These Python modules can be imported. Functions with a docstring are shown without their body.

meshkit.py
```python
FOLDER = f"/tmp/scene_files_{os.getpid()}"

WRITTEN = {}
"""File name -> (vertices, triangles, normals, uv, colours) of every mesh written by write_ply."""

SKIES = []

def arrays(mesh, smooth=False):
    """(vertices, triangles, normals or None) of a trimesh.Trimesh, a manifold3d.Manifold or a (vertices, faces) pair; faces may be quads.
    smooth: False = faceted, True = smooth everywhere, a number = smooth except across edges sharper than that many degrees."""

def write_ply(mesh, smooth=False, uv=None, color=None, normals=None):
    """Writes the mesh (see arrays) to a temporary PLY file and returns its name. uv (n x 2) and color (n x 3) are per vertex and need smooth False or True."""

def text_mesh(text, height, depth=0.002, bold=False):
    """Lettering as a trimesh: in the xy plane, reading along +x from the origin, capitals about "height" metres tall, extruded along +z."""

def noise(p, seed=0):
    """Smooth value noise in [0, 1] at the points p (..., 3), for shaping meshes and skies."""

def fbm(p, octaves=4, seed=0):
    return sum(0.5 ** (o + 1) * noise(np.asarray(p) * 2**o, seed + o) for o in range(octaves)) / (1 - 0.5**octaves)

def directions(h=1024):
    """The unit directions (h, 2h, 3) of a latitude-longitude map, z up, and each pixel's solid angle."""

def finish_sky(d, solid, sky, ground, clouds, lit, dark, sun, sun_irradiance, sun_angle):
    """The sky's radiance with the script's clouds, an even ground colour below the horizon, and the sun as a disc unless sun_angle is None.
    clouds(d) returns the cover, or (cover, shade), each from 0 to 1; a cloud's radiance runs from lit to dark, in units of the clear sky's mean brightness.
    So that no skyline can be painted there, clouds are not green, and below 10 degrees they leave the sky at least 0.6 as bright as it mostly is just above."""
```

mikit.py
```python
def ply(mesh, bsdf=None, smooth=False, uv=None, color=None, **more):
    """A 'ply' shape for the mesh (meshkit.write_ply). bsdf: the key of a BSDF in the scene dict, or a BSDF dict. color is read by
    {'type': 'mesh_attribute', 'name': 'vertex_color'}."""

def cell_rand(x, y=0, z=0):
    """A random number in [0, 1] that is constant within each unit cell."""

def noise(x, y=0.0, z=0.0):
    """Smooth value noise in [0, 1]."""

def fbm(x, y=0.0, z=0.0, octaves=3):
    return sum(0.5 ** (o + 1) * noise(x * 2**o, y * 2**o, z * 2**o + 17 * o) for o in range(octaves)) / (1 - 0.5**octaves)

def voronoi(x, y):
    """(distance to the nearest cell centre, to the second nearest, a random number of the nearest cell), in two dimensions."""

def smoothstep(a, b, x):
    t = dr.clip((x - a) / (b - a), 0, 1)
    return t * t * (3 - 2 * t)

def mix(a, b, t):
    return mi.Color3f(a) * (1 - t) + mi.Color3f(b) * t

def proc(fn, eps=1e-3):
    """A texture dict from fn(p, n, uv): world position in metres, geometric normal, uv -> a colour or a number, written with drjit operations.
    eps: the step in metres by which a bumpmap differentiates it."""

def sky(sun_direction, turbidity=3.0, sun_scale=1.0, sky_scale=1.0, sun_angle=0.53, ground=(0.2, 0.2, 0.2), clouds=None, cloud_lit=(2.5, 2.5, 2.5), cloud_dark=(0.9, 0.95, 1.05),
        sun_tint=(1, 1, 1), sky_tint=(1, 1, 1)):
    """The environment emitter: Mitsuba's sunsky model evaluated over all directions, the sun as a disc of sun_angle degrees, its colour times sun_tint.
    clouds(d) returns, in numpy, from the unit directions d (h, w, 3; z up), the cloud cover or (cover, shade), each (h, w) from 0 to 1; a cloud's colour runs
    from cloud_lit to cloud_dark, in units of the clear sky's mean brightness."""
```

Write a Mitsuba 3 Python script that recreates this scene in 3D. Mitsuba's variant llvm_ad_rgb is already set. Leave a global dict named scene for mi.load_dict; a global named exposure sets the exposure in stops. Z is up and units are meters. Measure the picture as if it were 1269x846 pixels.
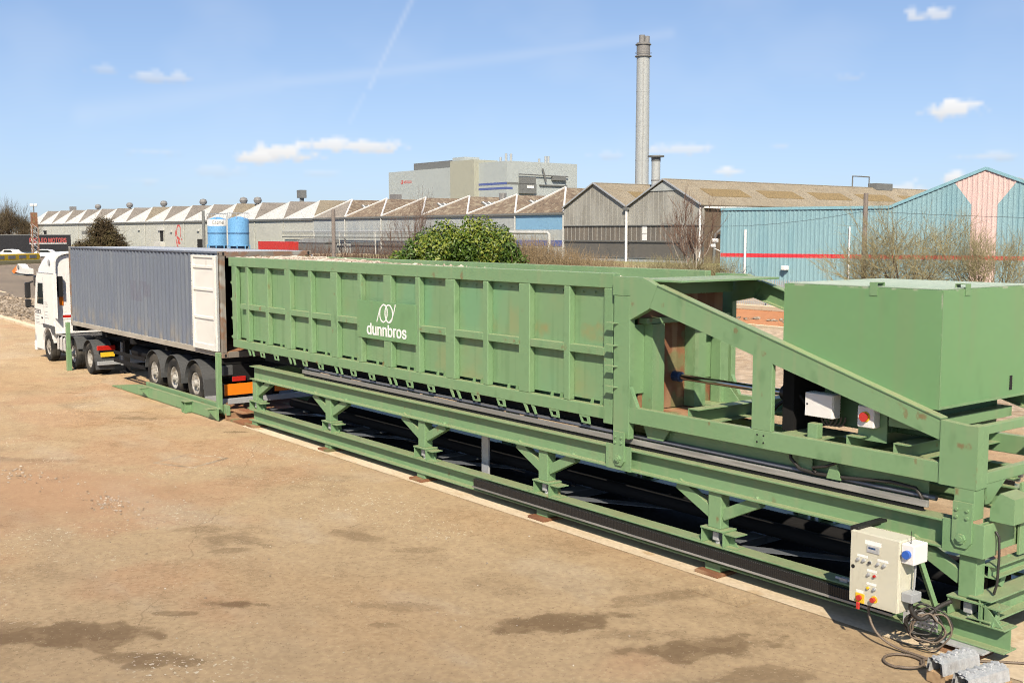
import math, random
import numpy as np, trimesh, mitsuba as mi, mikit, meshkit
import drjit as dr
from shapely.geometry import Polygon, LineString, Point, box as sbox
from shapely.ops import unary_union
from mikit import noise, fbm, mix, smoothstep, cell_rand
T = mi.ScalarTransform4f
scene, labels = {}, {}
# ------------------------------------------------------------------ camera, sky, exposure
EYE, AZ, PITCH = np.array([25.17, -10.79, 4.49]), math.radians(141.93), math.radians(5.66)
fwd = [math.cos(AZ)*math.cos(PITCH), math.sin(AZ)*math.cos(PITCH), -math.sin(PITCH)]
scene['camera'] = {'type': 'perspective', 'fov': 50.05, 'fov_axis': 'x', 'near_clip': 0.1, 'far_clip': 6000.0,
                   'to_world': T().look_at(origin=EYE.tolist(), target=(EYE+np.array(fwd)).tolist(), up=[0, 0, 1])}
exposure = 2.53
CLOUDS = [(154.82,3.73,1.11,0.36,1),(153.70,3.90,1.69,0.48,1),(150.30,4.31,2.46,0.36,0.9),(158.98,7.45,1.53,0.27,0.45),(161.94,7.74,0.73,0.22,0.3),(159.61,3.88,1.45,0.16,0.22),(156.80,2.98,1.25,0.32,0.25),(160.26,2.46,0.91,0.16,0.2),(151.62,2.96,1.22,0.16,0.2),(162.50,2.19,0.74,0.12,0.18),(121.43,10.18,1.08,0.33,0.65),(120.26,5.75,1.21,0.45,0.95),(133.23,4.14,1.94,0.28,0.6),(130.78,3.02,0.88,0.20,0.7),(136.92,3.89,1.07,0.20,0.3),(118.69,3.55,1.46,0.23,0.45),(120.18,2.56,0.50,0.27,0.9),(122.24,2.09,1.25,0.27,0.6),(125.04,7.50,0.75,0.19,0.25),(128.31,4.27,0.47,0.16,0.3),(145.66,3.40,0.83,0.12,0.2),(141.70,3.45,1.25,0.16,0.2)]
_r = random.Random(5)
for _ in range(110):                                    # the same kind of fair-weather cumulus goes on round the horizon
    a = _r.uniform(-180, 180)
    if not 114 < a < 170: CLOUDS.append((a, _r.uniform(2, 13), _r.uniform(.5, 2.4), _r.uniform(.15, .5), _r.uniform(.2, 1)))
TRAILS = [((163, 5.6), (153.9, 7.4), .6, .11), ((153.9, 7.4), (133.9, 9.9), .3, .13), ((149.2, 7.3), (147.0, 11.6), .12, .2), ((150.2, 5.6), (149.5, 6.9), .1, .12),
          ((100, 6.5), (70, 12), .4, .25), ((10, 20), (-30, 32), .5, .2), ((-60, 14), (-110, 18), .5, .2)]
def clouds(d):
    az, el = np.degrees(np.arctan2(d[..., 1], d[..., 0])), np.degrees(np.arcsin(d[..., 2]))
    q = np.stack([az, el*1.5, az*0], -1)
    n1, n2 = meshkit.fbm(q*2.1, 5, 3)-.5, meshkit.fbm(q*.23, 4, 9)
    cover, shade = np.zeros(az.shape), np.zeros(az.shape)
    for a, e, w, h, c in CLOUDS:
        dx, dy = ((az-a+180) % 360-180)/w, (el-e)/(h*1.35)
        dy = np.where(dy < 0, dy*1.7, dy)
        k = c*np.clip((1-np.sqrt(dx*dx+dy*dy)*1.02+n1*1.7)/.5, 0, 1)
        shade = np.where(k > cover, np.clip(.5-dy*.6, 0, 1)*(.55+.3*(c < .5)), shade)
        cover = np.maximum(cover, k)
    for (a0, e0), (a1, e1), w, c in TRAILS:
        t = np.clip(((az-a0)*(a1-a0)+(el-e0)*(e1-e0))/((a1-a0)**2+(e1-e0)**2), 0, 1)
        dist = np.hypot(az-a0-t*(a1-a0), el-e0-t*(e1-e0))
        cover = np.maximum(cover, c*np.exp(-(dist/w)**2)*np.clip(.35+1.3*n2, 0, 1))
    veil = .07*np.clip((n2-.42)*3, 0, 1)*np.clip(el/6, .4, 1)
    return np.maximum(cover, veil), shade
scene['sky_light'] = mikit.sky([.157, -.13, .167], turbidity=3.0, clouds=clouds, cloud_lit=(2.9, 2.88, 2.85), cloud_dark=(1.6, 1.63, 1.7), sky_tint=(.97, .97, 1.10), sky_scale=.68, sun_tint=(.93, 1.0, 1.11), ground=(.25, .2, .14))

# ------------------------------------------------------------------ mesh helpers
_c = np.array([[sx, sy, sz] for sx in (-1, 1) for sy in (-1, 1) for sz in (-1, 1)], float)
_cv = np.repeat(_c, 3, 0); _cm = np.tile(np.eye(3), (8, 1))           # chamfered box: 3 vertices a corner
_h = trimesh.Trimesh(_cv*(1-.2*(1-_cm)), process=False).convex_hull
_order = [int(np.argmin(np.linalg.norm(_h.vertices-p, axis=1))) for p in _cv*(1-.2*(1-_cm))]
_inv = {o: i for i, o in enumerate(_order)}
_cf = np.vectorize(_inv.get)(_h.faces)
_bf = np.array([[0, 1, 3], [0, 3, 2], [4, 6, 7], [4, 7, 5], [0, 4, 5], [0, 5, 1], [2, 3, 7], [2, 7, 6], [0, 2, 6], [0, 6, 4], [1, 5, 7], [1, 7, 3]])

class MB:
    def __init__(s): s.v, s.f, s.n = [], [], 0
    def add(s, v, f):
        v = np.asarray(v, float); f = np.asarray(f, int)
        if f.shape[1] == 4: f = np.vstack([f[:, [0, 1, 2]], f[:, [0, 2, 3]]])
        s.v.append(v); s.f.append(f+s.n); s.n += len(v); return s
    def mesh(s, m, mat=None):
        v = np.asarray(m.vertices)
        if mat is not None: v = v@np.asarray(mat)[:3, :3].T+np.asarray(mat)[:3, 3]
        return s.add(v, m.faces)
    def box(s, x0, x1, y0, y1, z0, z1, b=0):
        c, h = np.array([x0+x1, y0+y1, z0+z1])/2, np.array([x1-x0, y1-y0, z1-z0])/2
        if b:
            b = min(b, .45*h.min()); return s.add(c+_cv*(h-b*(1-_cm)), _cf)
        return s.add(c+_c*h, _bf)
    def obox(s, c, ax, ay, az, b=0):                    # oriented box from centre and half-axis vectors
        m = np.array([ax, ay, az], float); L = np.linalg.norm(m, axis=1)
        if b:
            return s.add(np.asarray(c)+((_cv*(L-b*(1-_cm)))/L)@m, _cf if np.linalg.det(m) > 0 else _cf[:, ::-1])
        return s.add(np.asarray(c)+_c@m, _bf if np.linalg.det(m) > 0 else _bf[:, ::-1])
    def bar(s, p0, p1, w, t, up=(0, 0, 1), b=0):        # flat bar p0-p1; w along the side of up, t along the normal
        p0, p1 = np.array(p0, float), np.array(p1, float); d = p1-p0; u = np.array(up, float)
        n = np.cross(d, u); n /= np.linalg.norm(n); u = np.cross(n, d); u /= np.linalg.norm(u)
        return s.obox((p0+p1)/2, d/2, n*t/2, u*w/2, b)
    def prism(s, poly, axis, a0, a1):
        P = poly if hasattr(poly, 'geom_type') else Polygon(poly)
        for g in getattr(P, 'geoms', [P]):
            m = trimesh.creation.extrude_polygon(g, abs(a1-a0), engine='earcut'); v, f = np.array(m.vertices), np.array(m.faces); a = min(a0, a1)
            if axis == 'y': v, f = np.stack([v[:, 0], v[:, 2]+a, v[:, 1]], 1), f[:, ::-1]
            elif axis == 'x': v = np.stack([v[:, 2]+a, v[:, 0], v[:, 1]], 1)
            else: v = v+[0, 0, a]
            s.add(v, f)
        return s
    def cyl(s, p0, p1, r, n=14, r1=None, cap=True):
        p0, p1 = np.array(p0, float), np.array(p1, float); r1 = r if r1 is None else r1
        d = p1-p0; d /= np.linalg.norm(d); a = np.cross(d, [0, 0, 1] if abs(d[2]) < .9 else [1, 0, 0]); a /= np.linalg.norm(a); b = np.cross(d, a)
        t = np.arange(n)*2*np.pi/n; ring = np.cos(t)[:, None]*a+np.sin(t)[:, None]*b
        v = np.vstack([p0+ring*r, p1+ring*r1, [p0], [p1]]); i = np.arange(n); j = (i+1) % n
        f = [np.stack([i, j, j+n], 1), np.stack([i, j+n, i+n], 1)]
        if cap: f += [np.stack([j, i, i*0+2*n], 1), np.stack([i+n, j+n, i*0+2*n+1], 1)]
        return s.add(v, np.vstack(f))
    def tube(s, pts, r, n=6):
        p = np.asarray(pts, float); r = np.broadcast_to(r, (len(p),)).astype(float)
        t = np.gradient(p, axis=0); t /= np.linalg.norm(t, axis=1, keepdims=True)+1e-12
        a = np.cross(t[0], [0, 0, 1] if abs(t[0][2]) < .9 else [1, 0, 0]); A = []
        for k in range(len(p)):
            a = a-t[k]*(a@t[k]); a /= np.linalg.norm(a)+1e-12; A.append(a)
        A = np.array(A); B = np.cross(t, A); th = np.arange(n)*2*np.pi/n
        v = p[:, None]+r[:, None, None]*(np.cos(th)[None, :, None]*A[:, None]+np.sin(th)[None, :, None]*B[:, None])
        i, j = np.meshgrid(np.arange(len(p)-1), np.arange(n), indexing='ij')
        q = np.stack([i*n+j, i*n+(j+1) % n, (i+1)*n+(j+1) % n, (i+1)*n+j], -1).reshape(-1, 4)
        e = [[0, k+1, k] for k in range(1, n-1)]+[[(len(p)-1)*n+0, (len(p)-1)*n+k, (len(p)-1)*n+k+1] for k in range(1, n-1)]
        q = np.vstack([q[:, [0, 1, 2]], q[:, [0, 2, 3]], np.array(e)])
        return s.add(v.reshape(-1, 3), q)
    def rev(s, prof, c, axis, n=28):                    # closed profile [(radius, along axis)] turned about an axis through c
        m = trimesh.creation.revolve(np.array(prof, float), sections=n); v = np.array(m.vertices)
        if axis == 'y': v = v[:, [0, 2, 1]]*[1, 1, -1]
        if axis == 'x': v = v[:, [2, 0, 1]]
        return s.add(v+np.array(c), m.faces)
    def hx(s, x0, x1, y0, y1, z0, z1, t=.018, w=.012, b=.003):
        yc = (y0+y1)/2
        s.box(x0, x1, y0, y1, z0, z0+t, b); s.box(x0, x1, y0, y1, z1-t, z1, b); return s.box(x0+.001, x1-.001, yc-w/2, yc+w/2, z0+t, z1-t)
    def hy(s, x0, x1, y0, y1, z0, z1, t=.016, w=.012, b=.003):
        xc = (x0+x1)/2
        s.box(x0, x1, y0, y1, z0, z0+t, b); s.box(x0, x1, y0, y1, z1-t, z1, b); return s.box(xc-w/2, xc+w/2, y0+.001, y1-.001, z0+t, z1-t)
    def arr(s): return np.vstack(s.v), np.vstack(s.f)
    def out(s): return trimesh.Trimesh(*s.arr(), process=False)

_used = {}
def nm(k):
    n = _used.get(k, 0); _used[k] = n+1
    return k if n == 0 else f'{k}_{n:03d}'
def tag(k, label=None, cat=None, group=None, kind=None):
    d = {}
    if label: d['label'] = label
    if cat: d['category'] = cat
    if group: d['group'] = group
    if kind: d['kind'] = kind
    labels[k] = d; return k
def thing(name, label, cat, group=None): return tag(nm(name), label, cat, group)
def E(key, mb, mat, smooth=False, label=None, kind=None, color=None, split=False):
    if split:
        for v_, f_ in zip(mb.v, mb.f):
            one = MB().add(v_, f_-f_.min()); k_ = E(key, one, mat, smooth, label)
        return k_
    key = nm(key)
    m = mb.out() if isinstance(mb, MB) else mb
    scene[key] = mikit.ply(m, 'm_'+mat, smooth=smooth, color=color)
    if label or kind: tag(key, label, None, None, kind)
    return key
def B(key, mat, *a, b=.004, **k): return E(key, MB().box(*a, b=b), mat, **k)
def wtext(txt, h, p, tx, up, mat_key, key, width=None, bold=True, depth=.004):
    m = meshkit.text_mesh(txt, h, depth, bold); v = np.array(m.vertices)
    if width: v[:, 0] *= width/np.ptp(v[:, 0])
    tx, up = np.array(tx, float), np.array(up, float); n = np.cross(tx, up)
    return E(key, MB().add(np.array(p)+v[:, :1]*tx+v[:, 1:2]*up+v[:, 2:]*n, m.faces), mat_key)

# ------------------------------------------------------------------ materials
ALB = .74                                              # the photograph is exposed for darker paint: all base colours share this factor
def scaled(fn): return lambda p, n, uv: fn(p, n, uv)*ALB
def pr(key, col, rough=.5, metal=0., spec=.5, bump=None, **k):
    col = {'type': 'rgb', 'value': [c*ALB for c in col]} if isinstance(col, (tuple, list)) else mikit.proc(scaled(col))
    b = {'type': 'principled', 'base_color': col, 'roughness': rough, 'metallic': metal, 'specular': spec, **k}
    if bump: b = {'type': 'bumpmap', 'arbitrary': mikit.proc(bump[0], bump[2]), 'scale': bump[1], 'bsdf': b}
    scene['m_'+key] = {'type': 'twosided', 'bsdf': b}
def dusty(c, p, n, amt, col=(.36, .29, .18)):
    return mix(c, col, smoothstep(.6, .9, n.z)*amt*(.25+.75*fbm(p.x*4, p.y*4, p.z*4)))
def f_green(p, n, uv):
    c = mix((.170, .310, .152), (.208, .345, .184), fbm(p.x*.9, p.y*.9, p.z*.9))
    c = mix(c, (.245, .325, .18), smoothstep(.55, .85, noise(p.x*11, p.y*11, p.z*.7))*.45)
    c = mix(c, (.09, .19, .085), smoothstep(.62, .8, fbm(p.x*5, p.y*5, p.z*2.2, 4))*.4)
    c = mix(c, (.21, .13, .065), smoothstep(.72, .84, fbm(p.x*7+3, p.y*7, p.z*4, 4))*.75)
    return dusty(c, p, n, .6)
pr('green_paint', f_green, .42, spec=.4)
def f_panel(p, n, uv):
    c = mix((.170, .310, .152), (.213, .345, .186), fbm(p.x*.8, p.y*.8, p.z*.8))
    c = mix(c, (.30, .30, .14), smoothstep(.50, .75, fbm(p.x*1.1+40, p.z*1.3, 2.0, 4))*.5*smoothstep(4.5, 11, p.x))
    c = mix(c, (.16, .36, .20), smoothstep(.55, .75, fbm(p.x*1.3+9, p.z*.9, 7.0))*.6*smoothstep(5, 9, p.x))
    c = mix(c, (.36, .20, .06), smoothstep(.68, .9, fbm(p.x*2.3, p.z*2.0, 5.0, 4))*.45*smoothstep(4, 10, p.x))
    return mix(c, (.11, .22, .10), smoothstep(.6, .85, noise(p.x*16, p.y*9, p.z*.8))*.3)
pr('green_panel', f_panel, .45, spec=.4)
pr('lid_grey', lambda p, n, uv: mix((.27, .36, .27), (.40, .46, .39), fbm(p.x*1.5, p.y*1.5, 1, 4)), .6)
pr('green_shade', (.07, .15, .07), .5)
def f_hop(p, n, uv):
    c = mix((.152, .315, .140), (.178, .335, .160), fbm(p.x*.7, p.y*.7, p.z*.7, 4))
    c = mix(c, (.20, .29, .15), smoothstep(.55, .85, noise(p.x*8, p.y*8, p.z*.5))*.35)
    c = mix(c, (.10, .19, .085), smoothstep(.62, .8, fbm(p.x*2.2, p.y*2.2, p.z*1.1+5, 4))*.3)
    edge = dr.maximum(smoothstep(.03, .0, dr.abs(p.z-3.872)), smoothstep(.022, .0, dr.sqrt(dr.square(p.x-18.75)+dr.square(p.y-.125))))
    return mix(c, (.42, .46, .36), edge*smoothstep(.52, .68, fbm(p.x*7, p.y*7, p.z*7, 4))*.9)
pr('sign_green', f_hop, .42, spec=.4)
def f_rust(p, n, uv):
    c = mix((.15, .065, .035), (.30, .14, .07), fbm(p.x*3, p.y*3, p.z*3, 4))
    c = mix(c, (.36, .24, .14), smoothstep(.5, .8, noise(p.x*2, p.y*9, p.z*1.1))*.6)
    return mix(c, (.14, .20, .09), smoothstep(.6, .72, fbm(p.y*3+8, p.z*3, p.x*3))*.6)
pr('rusty_steel', f_rust, .7)
def f_cont(p, n, uv):
    c = mix((.120, .145, .195), (.155, .180, .222), fbm(p.x*.5, p.y*.5, p.z*.5))
    c = mix(c, (.21, .23, .255), smoothstep(.45, .9, noise(p.x*13, p.y*13, p.z*.5))*.3)
    c = mix(c, (.12, .14, .21), smoothstep(.5, .85, noise(p.x*7+5, p.y*7, p.z*.9))*.3)
    rx = smoothstep(1.0, .0, (p.z-1.6)*1.4)
    c = mix(c, (.30, .26, .19), rx*smoothstep(.45, .85, noise(p.x*6, p.y*6, p.z*2))*.5)
    old = smoothstep(0, .02, p.x+6.45)*smoothstep(0, .02, -4.95-p.x)*smoothstep(0, .02, p.z-2.55)*smoothstep(0, .02, 3.15-p.z)
    return mix(c, (.125, .13, .175), old*smoothstep(.35, .6, noise(p.x*6, p.z*3.5, 4))*.55)
pr('container_paint', f_cont, .55)
def f_crust(p, n, uv):
    c = mix((.20, .18, .155), (.22, .135, .09), smoothstep(.45, .65, fbm(p.x*4, p.y*4, p.z*4, 4)))
    return mix(c, (.30, .30, .28), smoothstep(.6, .7, fbm(p.x*2+7, p.y*2, p.z*2)))
pr('container_frame', f_crust, .65)
def f_white(p, n, uv):
    c = mix((.70, .70, .66), (.79, .79, .76), fbm(p.x*2, p.y*2, p.z*2))
    return mix(c, (.50, .46, .38), smoothstep(.68, .85, fbm(p.x*6, p.y*6, p.z*1.6, 4))*.5)
pr('white_paint', f_white, .4)
pr('cab_white', (.80, .80, .79), .25, clearcoat=.6, clearcoat_gloss=.9)
pr('cream_enamel', lambda p, n, uv: mix(mix((.58, .57, .465), (.62, .61, .50), noise(p.x*3, p.y*3, p.z*3)), (.40, .34, .24), smoothstep(.62, .85, fbm(p.x*14, p.y*14, p.z*3, 4))*.35+smoothstep(.56, .46, p.z)*.25*noise(p.x*9, p.y*9, p.z*9)), .4)
pr('white_plastic', (.78, .78, .77), .4)
pr('grey_plastic', (.34, .36, .38), .5)
pr('dark_plastic', (.045, .047, .052), .5)
pr('black_plastic', (.014, .014, .015), .45)
def f_tyre(p, n, uv): return mix((.022, .022, .022), (.10, .09, .075), smoothstep(.35, .7, fbm(p.x*3, p.y*3, p.z*3))*.7)
pr('tyre_rubber', f_tyre, .85, spec=.2)
pr('mudguard_grey', (.075, .08, .085), .6)
def f_rim(p, n, uv): return mix((.42, .41, .38), (.24, .21, .17), smoothstep(.4, .7, fbm(p.x*5, p.y*5, p.z*5)))
pr('rim_paint', f_rim, .5)
pr('dark_chassis', (.014, .014, .015), .8, spec=.2)
pr('dark_steel', (.13, .145, .165), .22, spec=.8)
def f_galv(p, n, uv):
    c = mix((.42, .45, .48), (.56, .58, .60), cell_rand(p.x*60, p.y*60, p.z*60)*.5+.5*noise(p.x*25, p.y*25, p.z*25))
    return mix(c, (.33, .31, .28), smoothstep(.6, .8, fbm(p.x*5, p.y*5, p.z*5))*.4)
pr('galvanised_steel', f_galv, .42, metal=.25)
pr('rail_steel', lambda p, n, uv: mix((.27, .275, .27), (.46, .46, .45), smoothstep(11, 15, p.x)*noise(p.x*3, p.z*40, 2)), .35, metal=.3)
pr('pipe_steel', (.20, .21, .235), .3, metal=.5)
pr('rail_pale', lambda p, n, uv: mix((.30, .27, .22), (.45, .42, .37), fbm(p.x*3, p.y*3, p.z*3, 4)), .7)
pr('chrome', (.62, .63, .66), .12, metal=1.0)
pr('alu_tank', (.62, .62, .60), .35, metal=.15)
pr('glass_dark', (.02, .028, .03), .06, spec=.8)
pr('red_lens', (.45, .02, .015), .2)
pr('orange_reflector', (.85, .22, .01), .35)
pr('red_paint', (.50, .035, .03), .4)
pr('yellow_plate', (.75, .50, .03), .4)
pr('blue_plastic', (.03, .12, .50), .35)
pr('hose_rubber', (.03, .028, .026), .55)
pr('cable_grey', (.16, .125, .095), .6)
pr('ink', (.06, .06, .065), .5)
pr('sign_red', (.55, .10, .09), .6)
pr('letter_white', (.86, .87, .86), .5)
def f_wood(p, n, uv): return mix((.34, .22, .12), (.46, .33, .19), noise(p.x*30, p.y*4, p.z*30))
pr('timber', f_wood, .8)
STAINS = [(12.65, -7.45, 1.1, .42, .2, .95), (12.0, -7.8, .6, .25, .1, .7), (13.95, -6.95, .5, .25, .3, .85), (12.88, -5.47, .34, .15, .15, .95), (13.1, -5.2, .14, .07, .2, .8), (11.1, -2.75, .55, .22, -.3, .5), (12.3, -2.5, .4, .12, .4, .45),
          (15.8, -2.74, .85, .34, .45, .95), (16.6, -2.35, .5, .2, .3, .45), (17.35, -2.05, .85, .34, .5, .9), (10.3, -4.3, .7, .25, .1, .45), (10.7, -4.5, .3, .15, .6, .5), (9.3, -4.5, .5, .2, .3, .4), (-1.3, -1.75, .75, .22, .1, .6), (-2.4, -1.7, .9, .12, .2, .3), (12.8, -6.1, .25, .07, .2, .7),
          (-9, -2.2, .6, .1, 0, .35), (-6.5, -1.6, .5, .1, .2, .35), (2.2, -5.2, 1.6, .2, .1, .35), (14.6, -4.4, .18, .08, .2, .5), (2.0, -.55, .35, .14, .2, .8), (18.2, -2.4, .8, .3, .4, .6), (15.9, -1.2, .8, .2, .65, .5), (14.2, -3.9, .5, .15, .2, .35)]
def f_yard(p, n, uv):
    x, y = p.x, p.y
    big, mid, fine = fbm(x*.16, y*.16, 1.0, 4), fbm(x*.9, y*.9, 2.0, 4), noise(x*22, y*22)
    c = mix((.325, .240, .145), (.415, .315, .200), big*.6+mid*.4)
    c = mix(c, (.36, .21, .125), smoothstep(.55, .7, fbm(x*.35+9, y*.35, 3.0, 4))*.45)
    c = mix(c, (.40, .33, .24), smoothstep(.58, .75, fbm(x*.5, y*1.1+30, 5.0, 4))*.5)
    c = mix(c, (.17, .115, .068), smoothstep(.52, .8, fbm(x*1.1, y*1.6, 7.0, 5))*.28)
    c = mix(c, (.34, .20, .095), smoothstep(.5, .75, fbm(x*.22+3, y*.4, 8.0, 4))*.25)
    c *= .88+.24*fine
    arc = dr.abs(dr.sqrt(dr.square(x-8)+dr.square(y+19))-12.5-.3*noise(x*.5, y*.5))
    arc2 = dr.abs(dr.sqrt(dr.square(x-8)+dr.square(y+19))-14.6-.3*noise(x*.5, y*.5))
    c = mix(c, (.24, .175, .115), (smoothstep(.5, .1, arc)+smoothstep(.5, .1, arc2))*.28*noise(x*2, y*2))
    d = dr.zeros(mi.Float, 1)+0*x
    wob = fbm(x*3.2, y*3.2, 9.0, 4)-.5
    for sx, sy, rx, ry, a, k in STAINS:
        ca, sa = math.cos(a+.65), math.sin(a+.65)
        u, v = ((x-sx)*ca+(y-sy)*sa)/rx, (-(x-sx)*sa+(y-sy)*ca)/ry
        d = dr.maximum(d, k*(.65*smoothstep(1.1, .75, dr.sqrt(u*u+v*v)+wob*1.7)+.35*smoothstep(1.6, .3, dr.sqrt(u*u+v*v)+wob)))
    c = mix(c, (.115, .073, .04), d*.78)
    mot = fbm(x*5.5, y*5.5, 14, 3)
    c = mix(c, (.23, .155, .085), smoothstep(.56, .62, mot)*.13*smoothstep(.4, .65, big)); c = mix(c, (.47, .35, .215), smoothstep(.43, .37, mot)*.13)
    chip = smoothstep(.86, .9, noise(x*31, y*31, 4))*smoothstep(.5, .75, fbm(x*.6, y*.6, 11))
    c = mix(c, (.55, .50, .42), chip*.8)
    wx, wy = x+.5*fbm(x*.8, y*.8, 21)+.06*noise(x*6, y*6, 2), y+.5*fbm(x*.8+50, y*.8, 22)+.06*noise(x*6, y*6, 5)
    crack = dr.minimum(dr.abs(wy+.62*wx-1.9), dr.minimum(dr.abs(wy-.31*wx+7.1), dr.abs(wx*.9+wy*.25-9.3)))
    c = mix(c, (.15, .105, .065), smoothstep(.018, .006, crack)*.3*smoothstep(.35, .6, noise(x*.7, y*.7, 31)))
    spk = noise(x*46, y*46, 12)
    c = mix(c, (.13, .09, .06), smoothstep(.84, .9, spk)*.35); c = mix(c, (.50, .44, .33), smoothstep(.12, .07, spk)*.35)
    pink = smoothstep(2.6, .8, dr.sqrt(dr.square((x-5.8)*.75)+dr.square((y+5.1)*1.2))+wob*2)
    c = mix(c, (.37, .225, .135), pink*.5)
    return c
pr('yard_concrete', f_yard, .92, spec=.15, bump=(lambda p, n, uv: fbm(p.x*6, p.y*6, 0, 4)+.3*noise(p.x*40, p.y*40), .012, .02))
def f_ground(p, n, uv):
    x, y = p.x, p.y
    c = mix((.27, .20, .13), (.36, .29, .215), fbm(x*.25, y*.25, 1, 4))
    c = mix(c, (.42, .36, .29), smoothstep(.5, .8, noise(x*9, y*9))*.5)
    c *= .75+.5*noise(x*5, y*5, 3)
    return mix(c, (.16, .17, .07), smoothstep(70, 120, y)*smoothstep(.4, .6, fbm(x*.05, y*.05, 4)))
pr('rough_ground', f_ground, .95, spec=.1)
def f_tarmac(p, n, uv): return mix((.115, .10, .085), (.20, .165, .13), fbm(p.x*.09, p.y*.3, 2, 4))
pr('tarmac', f_tarmac, .9, spec=.2)
def f_red(p, n, uv): return mix((.30, .125, .06), (.40, .21, .115), fbm(p.x*.5, p.y*.5, 2, 4))
pr('red_earth', f_red, .95, spec=.1)
def f_conc(p, n, uv):
    c = mix((.50, .40, .27), (.64, .55, .42), fbm(p.x*1.2, p.y*2.5, p.z*2, 4))
    c = mix(c, (.40, .26, .12), smoothstep(.6, .8, fbm(p.x*2+4, p.y*4, 2, 4))*.6)
    return c*(.9+.2*noise(p.x*30, p.y*30, p.z*30))
pr('pale_concrete', f_conc, .9, spec=.2)
def f_rubble(p, n, uv): return mix((.22, .16, .11), (.62, .56, .48), cell_rand(p.x*8, p.y*8, p.z*8))
pr('rubble', f_rubble, .9)
pr('rubble_dark', lambda p, n, uv: mix((.17, .13, .09), (.40, .34, .27), cell_rand(p.x*5, p.y*5, p.z*5)), .95)
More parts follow.
